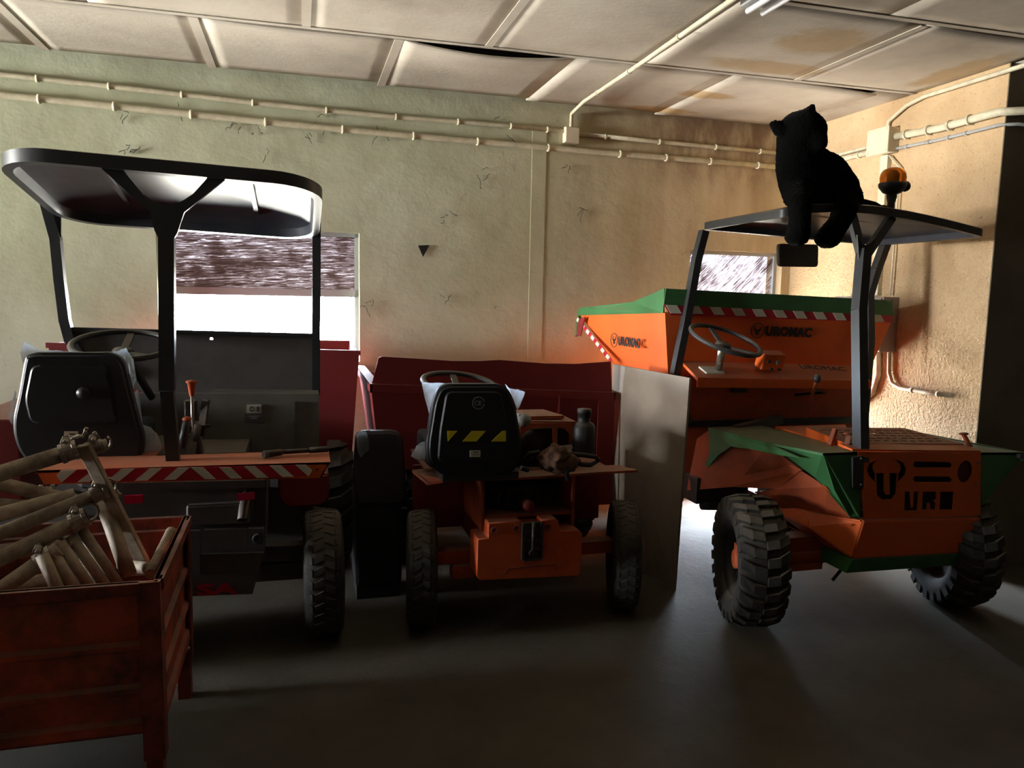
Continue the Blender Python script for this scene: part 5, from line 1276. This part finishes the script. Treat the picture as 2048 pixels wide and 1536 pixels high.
obj('chassis', MB().bx(-0.75, -0.2, 3.9, 5.1, 0.36, 0.56).bx(-0.70, -0.25, 3.7, 4.3, 0.5, 0.90), M_grey, LD)
pts = round_poly(pp([(556, 952), (658, 948), (659, 1000), (640, 1012), (575, 1017), (556, 1000)], 3.74), [0.01, 0.01, 0.05, 0.03, 0.03, 0.05])
obj('fuel_tank', soft(MB().prism(pts, (0, 0.30, 0)), 0.01), M_red, LD)
# levers
lv = obj('control_lever', MB().tube([P(384, 780, 3.62), P(385, 830, 3.62), P(392, 905, 3.6)], 0.008, 8), M_steel, LD)
obj('knob', MB().lathe([(0.010, -0.06), (0.018, -0.005), (0.024, 0), (0.024, 0.006), (0.001, 0.012)], P(383, 765, 3.62), 'z', 18), M_knob, lv, 'orange knob')
lv = obj('handbrake_lever', MB().tube([P(374, 842, 3.50), P(368, 870, 3.5), P(362, 895, 3.5)], 0.017, 12), M_black, LD)
obj('knob', MB().blob(P(374, 838, 3.5), (0.020, 0.018, 0.012)), M_knob, lv, 'orange cap')
mb = MB(); mb.box(P(382, 820, 3.68), (0.05, 0.05, 0.09), None, 0.006); mb.bar(P(366, 856, 3.62), P(420, 852, 3.62), 0.012, 0.012); mb.bar(P(412, 800, 3.68), P(402, 872, 3.62), 0.03, 0.02); mb.tube([P(396, 850, 3.6), P(392, 880, 3.58), P(396, 915, 3.55)], 0.016, 8); mb.bar(P(395, 845, 3.66), P(380, 920, 3.5), 0.035, 0.02)
obj('valve_block', mb, M_engine, LD)
mb = MB(); mb.prism([P(340, 870, 3.64), P(400, 870, 3.64), P(410, 915, 3.6), P(350, 918, 3.6)], (0, 0.03, 0)); obj('lever_bracket', mb, M_greylight, LD)
steering_wheel(LD, P(245, 690, 4.0), 0.215, math.radians(14), math.radians(2), M_black, (-0.72, 4.15, 1.1))
# seat
so = [(52, 706), (222, 706), (246, 722), (262, 790), (275, 840), (287, 880), (280, 925), (240, 935), (60, 935), (30, 895), (22, 845), (35, 790), (46, 725)]
sb = seat(LD, so, 3.50, [0.05, 0.03, 0.04, 0.04, 0.04, 0.05, 0.05, 0.02, 0.03, 0.06, 0.05, 0.04, 0.03], depth=0.34, thick=0.08)
mb = MB().prism(round_poly(pp([(62, 730), (212, 730), (235, 845), (225, 848), (60, 848), (48, 800)], 3.485), 0.03), (0, 0.02, 0)); soft(mb, 0.008, 2); obj('back_panel', mb, M_seat, sb)
obj('round_boss', MB().lathe([(0.026, 0.01), (0.024, -0.012), (0.001, -0.014)], P(167, 786, 3.48), 'y', 20), M_seat, sb)
stk = obj('sticker', MB().prism(pp([(128, 863), (156, 863), (156, 877), (128, 877)], 3.487), (0, 0.004, 0)), M_label, sb, 'white sticker')
obj('print', MB().prism(pp([(138, 867), (150, 867), (150, 869.5), (138, 869.5)], 3.4865), (0, 0.001, 0)).prism(pp([(137, 873), (153, 873), (153, 874), (137, 874)], 3.4865), (0, 0.001, 0)).lathe([(0.005, -0.001), (0.005, 0)], P(133, 872, 3.4865), 'y', 10, True), M_ink, stk)
obj('seat_rail', MB().bx(-1.06, -0.72, 3.52, 3.9, 0.935, 0.975).bx(-1.04, -0.98, 3.55, 3.8, 0.92, 0.94), M_black, LD)
film(sb, [(40, 705), (48, 683), (78, 700), (120, 701), (222, 707), (80, 712), (58, 716), (46, 728)], 3.60, 0.015, 5)
film(sb, [(216, 707), (240, 700), (254, 696), (267, 718), (272, 760), (263, 788), (252, 745), (240, 722)], 3.60, 0.02, 6)
film(sb, [(268, 785), (277, 778), (285, 850), (300, 853), (315, 866), (323, 892), (321, 905), (296, 907), (283, 900), (276, 850)], 3.58, 0.02, 7)
film(sb, [(17, 830), (30, 780), (33, 785), (24, 850), (18, 840)], 3.52, 0.006, 8)

# ------------------------------------------------------------------ loose things
# spare seat between the dumpers
SS = empty('operator_seat', P(760, 1080, 4.02)*1.0, 'spare dark operator seat standing in the gap between left and middle dumpers', 'seat')
SS.location.z = 0.0
so = [(712, 868), (730, 863), (790, 862), (806, 872), (812, 960), (814, 1000), (800, 1010), (715, 1012), (706, 960)]
sb = seat(SS, so, 4.02, 0.03, M_seat2, depth=0.20, thick=0.07)
q = P(760, 1010, 4.02)
obj('seat_base', MB().bx(q.x-0.13, q.x+0.12, 4.03, 4.28, 0.08, q.z+0.06, 0.02).bx(q.x-0.12, q.x+0.11, 4.05, 4.26, 0.0, 0.08), M_black, SS)
film(sb, [(712, 868), (722, 862), (733, 864), (738, 880), (738, 900), (720, 915), (714, 895)], 4.005, 0.012, 9)
# plywood board standing between the middle and the right dumper
n1, n0 = P(1379, 756, 3.80), P(1348, 1188, 3.80)
n0.z = 0.0
fy = 4.45; f1 = P(1225, 728, fy); f0_ = Vector((f1.x+0.02, fy, 0.0)); 
yz = (1.30)
mb = MB(); mb.prism([(n0.x, 3.80, 0), (n1.x, 3.80, n1.z), (f1.x, fy, f1.z), (f0_.x, fy, 0)], (0.012, 0, 0))
thing('plywood_board', mb, M_ply, 'tall grey plywood sheet standing upright beside the orange skip', 'board')
# short bar on the striped deck
pz = P(526, 916, 3.34)
mb = MB(); zz = pf[1].z+0.023
pa, pb, pc = P(527, 912, 3.36), P(566, 906, 3.40), P(656, 904, 3.43)
for p in (pa, pb, pc): p.z = zz
mb.tube([pa, pa.lerp(pb, 0.9), pb], 0.016, 12, rads=[0.016, 0.014, 0.010]); mb.tube([pb, pb.lerp(pc, 0.6)], 0.010, 10); mb.tube([pb.lerp(pc, 0.58), pc], 0.013, 12)
thing('tool_handle', mb, M_engine, 'dirty metal hand tool lying at the right end of the striped deck', 'tool')
# cloth and hose bundle on the middle deck
BZ = 0.795
RB = empty('rag_bundle', P(1110, 938, 3.36), 'dirty rags and hose ends heaped on the middle dumper deck', 'rags'); RB.location.z = BZ
mb = MB(); c0 = P(1107, 918, 3.38); mb.blob(c0, (0.075, 0.07, 0.065), None, 4); mb.blob(c0+Vector((0.06, 0.0, -0.015)), (0.06, 0.06, 0.045), None, 3)
for v in mb.bm.verts:
    n = noise.fractal(v.co*22, 0.9, 2.1, 4); v.co += (v.co-c0).normalized()*0.022*n
    v.co.z = max(v.co.z, BZ)
obj('rag', mb, mat('oily_cloth', (0.16, 0.08, 0.05, 1), 0.9, spots=(0.05, 0.03, 0.02, 1), scale=18, amount=0.9, bump=0.3, bscale=60), RB)
obj('hose_end', MB().tube([P(1080, 905, 3.40), P(1060, 908, 3.42), P(1050, 920, 3.44)], 0.014, 8), M_hose, RB)
mb = MB(); mb.tube([P(1130, 908, 3.38), P(1165, 910, 3.40), P(1192, 914, 3.42), P(1196, 922, 3.42), P(1180, 930, 3.40), P(1165, 929, 3.38), P(1140, 922, 3.36)], 0.012, 10)
obj('hose_end', mb, M_hose, RB)
obj('strap', MB().tube([P(1130, 905, 3.37), P(1137, 925, 3.34), P(1133, 945, 3.325), P(1136, 960, 3.325)], 0.012, 8), M_hose, RB)

# plush panther on the roof
PL = empty('plush_panther', P(1650, 410, 3.46), 'black plush panther toy sitting on the right dumper roof, paws dangling', 'plush toy')
def skin_body(nodes, edges, name, parent, m, root=0, sub=2, disp=0.003):
    me = bpy.data.meshes.new('tmp'); me.from_pydata([n[0] for n in nodes], edges, []); o = bpy.data.objects.new('tmp', me); C.objects.link(o)
    md = o.modifiers.new('s', 'SKIN'); sv = me.skin_vertices[0].data
    for i, n in enumerate(nodes):
        r = n[1]; sv[i].radius = (r, r) if not isinstance(r, tuple) else r
        sv[i].use_root = (i == root)
    ss = o.modifiers.new('u', 'SUBSURF'); ss.levels = sub; ss.render_levels = sub
    dg = bpy.context.evaluated_depsgraph_get(); dg.update()
    r = bpy.data.meshes.new_from_object(o.evaluated_get(dg)); bpy.data.objects.remove(o); bpy.data.meshes.remove(me)
    for v in r.vertices: v.co += v.normal*disp*noise.fractal(v.co*70, 0.8, 2.0, 3)
    for p in r.polygons: p.use_smooth = True
    return obj(name, r, m, parent)
def blob_body(chains, name, parent, m, voxel=0.011, disp=0.004):
    mb = MB()
    for ch in chains:
        for (c0, r0), (c1, r1) in zip(ch, ch[1:]) if len(ch) > 1 else []:
            r0 = r0 if isinstance(r0, tuple) else (r0,)*3; r1 = r1 if isinstance(r1, tuple) else (r1,)*3
            n = max(2, int((c1-c0).length/0.02))
            for i in range(n+1):
                t = i/n; mb.blob(c0.lerp(c1, t), tuple(p*(1-t)+q*t for p, q in zip(r0, r1)), None, 3)
    me = mb.mesh('tmp'); o = bpy.data.objects.new('tmp', me); C.objects.link(o)
    r = o.modifiers.new('r', 'REMESH'); r.mode = 'VOXEL'; r.voxel_size = voxel
    sm = o.modifiers.new('s', 'SMOOTH'); sm.iterations = 6; sm.factor = 0.6
    dg = bpy.context.evaluated_depsgraph_get(); dg.update()
    out = bpy.data.meshes.new_from_object(o.evaluated_get(dg)); bpy.data.objects.remove(o); bpy.data.meshes.remove(me)
    for v in out.vertices: v.co += v.normal*disp*noise.fractal(v.co*90, 0.8, 2.0, 3)
    for p in out.polygons: p.use_smooth = True
    return obj(name, out, m, parent)
k = lambda px, py, y: P(px, py, y)
chains = [
 [(k(1604, 264, 3.50), (0.125, 0.12, 0.108)), (k(1600, 300, 3.52), (0.122, 0.11, 0.10)), (k(1600, 335, 3.52), (0.122, 0.12, 0.12)), (k(1614, 362, 3.53), (0.150, 0.13, 0.12)), (k(1616, 385, 3.53), (0.135, 0.13, 0.075))],
 [(k(1600, 325, 3.52), 0.11), (k(1648, 352, 3.53), (0.12, 0.13, 0.12)), (k(1672, 378, 3.53), (0.115, 0.12, 0.105)), (k(1684, 392, 3.52), (0.085, 0.10, 0.075))],
 [(k(1616, 385, 3.53), (0.12, 0.12, 0.07)), (k(1684, 394, 3.53), (0.09, 0.12, 0.075))],
 [(k(1604, 398, 3.55), (0.08, 0.12, 0.05)), (k(1640, 404, 3.55), (0.13, 0.13, 0.05)), (k(1690, 402, 3.55), (0.075, 0.12, 0.05))],
 [(k(1614, 262, 3.47), (0.085, 0.08, 0.08)), (k(1632, 276, 3.42), (0.055, 0.055, 0.05)), (k(1637, 288, 3.41), (0.042, 0.05, 0.04))],
 [(k(1596, 378, 3.48), 0.072), (k(1600, 405, 3.37), 0.060), (k(1600, 440, 3.33), 0.053), (k(1596, 468, 3.31), (0.058, 0.06, 0.055)), (k(1594, 474, 3.30), (0.060, 0.06, 0.045))],
 [(k(1690, 400, 3.48), 0.072), (k(1690, 420, 3.37), 0.060), (k(1678, 446, 3.33), 0.054), (k(1660, 470, 3.31), (0.060, 0.06, 0.058)), (k(1655, 478, 3.30), (0.066, 0.06, 0.048))],
 [(k(1560, 258, 3.50), (0.04, 0.035, 0.04)), (k(1550, 250, 3.50), (0.030, 0.022, 0.026)), (k(1544, 248, 3.50), (0.016, 0.015, 0.016))],
 [(k(1614, 228, 3.49), (0.035, 0.03, 0.03)), (k(1623, 217, 3.49), (0.026, 0.02, 0.022)), (k(1626, 210, 3.49), (0.014, 0.014, 0.012))],
]
blob_body(chains, 'plush_body', PL, M_plush)
obj('tail', MB().tube([P(1700, 402, 3.55), P(1725, 409, 3.58), P(1748, 413, 3.62), P(1764, 417, 3.68)], 0.022, 12, rads=[0.036, 0.030, 0.026, 0.014]), M_plush, PL)
obj('eye', MB().blob(P(1638, 269, 3.385), (0.006, 0.006, 0.006)), M_steel, PL)

# ------------------------------------------------------------------ steel crate full of scaffold legs, front left
CR = empty('steel_crate', (-1.05, 2.9, 0), 'rusty orange-red steel crate full of scaffold legs in the lower left corner', 'crate')
cx0, cx1, cy0, cy1, czb, czt = -1.75, -0.435, 2.50, 3.22, 0.26, 0.745
mb = MB()
def panelwall(mb, a, b, zt, zb, inward):
    """ribbed pressed-steel wall between plan points a and b"""
    a = Vector((a[0], a[1], 0)); b = Vector((b[0], b[1], 0)); d = (b-a).normalized(); n = Vector((-d.y, d.x, 0))*inward
    prof = [(zt, 0), (zt-0.045, 0), (zt-0.05, 0.010), (zt-0.19, 0.010), (zt-0.20, -0.006), (zt-0.215, -0.006), (zt-0.225, 0.010), (zt-0.33, 0.010), (zt-0.34, -0.006), (zt-0.355, -0.006), (zt-0.365, 0.010), (zb+0.04, 0.010), (zb+0.03, -0.006), (zb, -0.006)]
    P1 = [a+n*o+Vector((0, 0, z)) for z, o in prof]; P2 = [b+n*o+Vector((0, 0, z)) for z, o in prof]
    for t in (0, 0.012):
        v1 = [mb.bm.verts.new(p+n*t) for p in P1]; v2 = [mb.bm.verts.new(p+n*t) for p in P2]
        for i in range(len(v1)-1): mb.bm.faces.new((v1[i], v2[i], v2[i+1], v1[i+1]))
        if t == 0: f1, f2 = v1, v2
    mb.bm.faces.new((f1[0], f2[0], v2[0], v1[0])); 
panelwall(mb, (cx0, cy0), (cx1, cy0), czt, czb, 1)
fw = obj('crate_wall', mb, M_crate, CR)
mb = MB(); panelwall(mb, (cx1, cy0), (cx1-0.01, cy1), czt, czb, 1); obj('crate_wall', mb, M_crate, CR)
mb = MB(); panelwall(mb, (cx1, cy1), (cx0, cy1), czt, czb, 1); obj('crate_wall', mb, M_crate_dark, CR)
mb = MB(); panelwall(mb, (cx0, cy1), (cx0, cy0), czt, czb, 1); obj('crate_wall', mb, M_crate, CR)
obj('crate_floor', MB().bx(cx0, cx1, cy0, cy1, czb-0.01, czb+0.01), M_crate_dark, CR)
mb = MB(); mb.bx(cx0, cx1-0.05, cy0-0.012, cy0+0.02, czt-0.04, czt+0.0, 0.004); mb.bx(cx0, cx1, cy1-0.01, cy1+0.015, czt-0.035, czt, 0.004)
mb.bar((cx1, cy0+0.02, czt-0.018), (cx1-0.005, cy1, czt-0.018), 0.028, 0.036); mb.bx(cx0-0.01, cx0+0.02, cy0, cy1, czt-0.035, czt)
obj('crate_rim', mb, M_crate_dark, CR)
for x, y in ((cx1-0.0, cy0), (cx1-0.005, cy1), (cx0, cy0), (cx0, cy1)):
    s1 = 1 if x > -1 else -1; s2 = -1 if y < 3 else 1
    mb = MB(); mb.bx(x-s1*0.055, x+s1*0.006, y+s2*0.008, y+s2*0.002, 0.16, czt); mb.bx(x-s1*0.0, x+s1*0.008, y-s2*0.055, y+s2*0.006, 0.16, czt)
    mb.bx(x-s1*0.05, x, y-s2*0.05, y, 0.0, 0.2, 0.003)
    obj('corner_post', mb, M_crate_dark, CR)
# scaffold legs
def scaff(a, b, r=0.024, clamp=None, label='', flat=False, cl_r=None):
    a = Vector(a); b = Vector(b)
    if a.x < -0.98: a = b + (a-b)*((-1.60-b.x)/(a.x-b.x)); clamp = [1-(1-t)*0.62 for t in clamp] if clamp else clamp
    e = empty('scaffold_leg', (a+b)/2, label, 'scaffold leg', 'scaffold legs in the crate')
    e.location = Vector(((a.x+b.x)/2, (a.y+b.y)/2, min(a.z, b.z)))
    mb = MB()
    if flat: mb.bar(a, b, 0.044, 0.022, up=(0.3, 1, 0), bev=0.004)
    else: mb.tube([a, b], r, 14)
    obj('tube', mb, M_scaff, e)
    if clamp:
        for t in clamp:
            p = a.lerp(b, t); d = (b-a).normalized(); q = d.to_track_quat('Z', 'Y').to_matrix()
            rr = cl_r or r
            mb = MB(); mb.lathe([(rr*1.02, -0.026), (rr*1.24, -0.026), (rr*1.24, -0.014), (rr*1.14, -0.012), (rr*1.14, 0.012), (rr*1.24, 0.014), (rr*1.24, 0.026), (rr*1.02, 0.026)], p, q, 16, False, False)
            side = q @ Vector((1, 0, 0)); s2 = q @ Vector((0, 1, 0))
            # second open jaw, hinge lugs, bolt and nut
            pc = p + side*(rr*2.1) + d*0.03
            ang0 = random.uniform(0, 6)
            for k in range(10):
                aa = ang0 + k*0.5; a2 = aa+0.5; Rj = rr*1.25
                A_ = pc + (s2*math.cos(aa)+d*math.sin(aa))*Rj; B2 = pc + (s2*math.cos(a2)+d*math.sin(a2))*Rj
                mb.bar(A_, B2+(B2-A_)*0.2, 0.026 if k not in (0, 9) else 0.036, 0.006, up=(A_-pc), bev=0.001)
            ee = pc + (s2*math.cos(ang0+5.0)+d*math.sin(ang0+5.0))*rr*1.25
            mb.bar(ee, ee+(ee-pc)*0.9, 0.024, 0.010); mb.tube([ee+(ee-pc)*0.5-side*0.03, ee+(ee-pc)*0.5+side*0.035], 0.006, 8)
            mb.bar(p+side*rr*1.2-d*0.02, p+side*rr*1.2+d*0.02, 0.02, 0.018)
            bl = p + s2*rr*1.5
            mb.tube([bl-side*0.035, bl+side*0.05], 0.006, 8); mb.lathe([(0.012, 0), (0.012, 0.012)], bl+side*0.04, 'x', 6, True, False)
            mb.box(bl, (0.022, 0.03, 0.014), (0.3, 0.4, 0.2), 0.002)
            obj('coupler', mb, M_scaff2, e)
    return e
scaff(P(-120, 985, 2.72), P(150, 900, 2.80), 0.027, [0.97], 'topmost dusty scaffold leg pointing left over the crate')
mbx = scaff(P(166, 890, 2.80), P(292, 1135, 2.95), flat=True, clamp=None, label='flat sided steel leg rising from the crate to the top crossing')
scaff(P(150, 906, 2.82), P(215, 888, 2.85), 0.020, [0.6], 'short tube stub with open clamp at the highest crossing')
scaff(P(-140, 935, 3.0), P(140, 1000, 3.02), 0.024, None, 'dim scaffold leg sloping down right behind the top one')
scaff(P(-130, 1000, 2.95), P(90, 1015, 3.0), 0.022, None, 'short visible dark scaffold leg second from the top at the left edge')
scaff(P(-140, 1065, 2.80), P(150, 990, 2.93), 0.025, None, 'scaffold leg resting below the striped tail, without a coupler')
scaff(P(-120, 1115, 2.72), P(215, 980, 2.86), 0.023, [0.96], 'scaffold leg ending in bright open clamp in front of the striped tail')
scaff(P(-120, 1175, 2.68), P(170, 1035, 2.78), 0.026, [0.97], 'thick scaffold leg below the bright clamp, its coupler near the middle')
scaff(P(-120, 1265, 2.62), P(118, 1098, 2.70), 0.026, [0.93], 'nearest thick scaffold leg lying over the crate rim')
for i, (x0_, y0_, x1_, y1_, lb) in enumerate(((84, 1110, 125, 1200, 'palest'), (100, 1098, 158, 1195, 'second'), (118, 1085, 188, 1190, 'third'), (138, 1072, 215, 1180, 'fourth'), (155, 1050, 240, 1175, 'fifth'))):
    scaff(P(x0_, y0_, 2.66+0.035*i), P(x1_, y1_, 2.62+0.04*i), 0.020, None, {'palest': 'palest upright leg of the fan behind the crate rim, leftmost', 'second': 'upright leg of the fan, next to the palest one', 'third': 'middle upright leg of the fan behind the crate rim', 'fourth': 'upright leg of the fan, last but one to the right', 'fifth': 'rightmost upright leg of the fan with a collar'}[lb])
scaff(P(205, 1000, 2.92), P(258, 1150, 2.80), 0.026, None, 'wide scaffold leg leaning down right inside the crate')
scaff(P(245, 1130, 2.98), P(320, 1140, 2.78), 0.022, None, 'short leg lying low across the crate corner')
scaff(P(300, 1148, 2.70), P(342, 1062, 3.05), 0.018, None, 'thin tube end leaning in the right-hand crate corner')
scaff(P(70, 975, 3.05), P(100, 1020, 3.05), 0.02, [0.3], 'clamp head poking up behind the crossing legs')
scaff(P(-120, 1200, 2.9), P(170, 1150, 2.95), 0.03, None, 'dark leg at the bottom of the heap, behind the fan')
scaff(P(-120, 1120, 3.05), P(160, 1085, 3.08), 0.03, None, 'dark leg in the middle of the heap near the far crate wall')
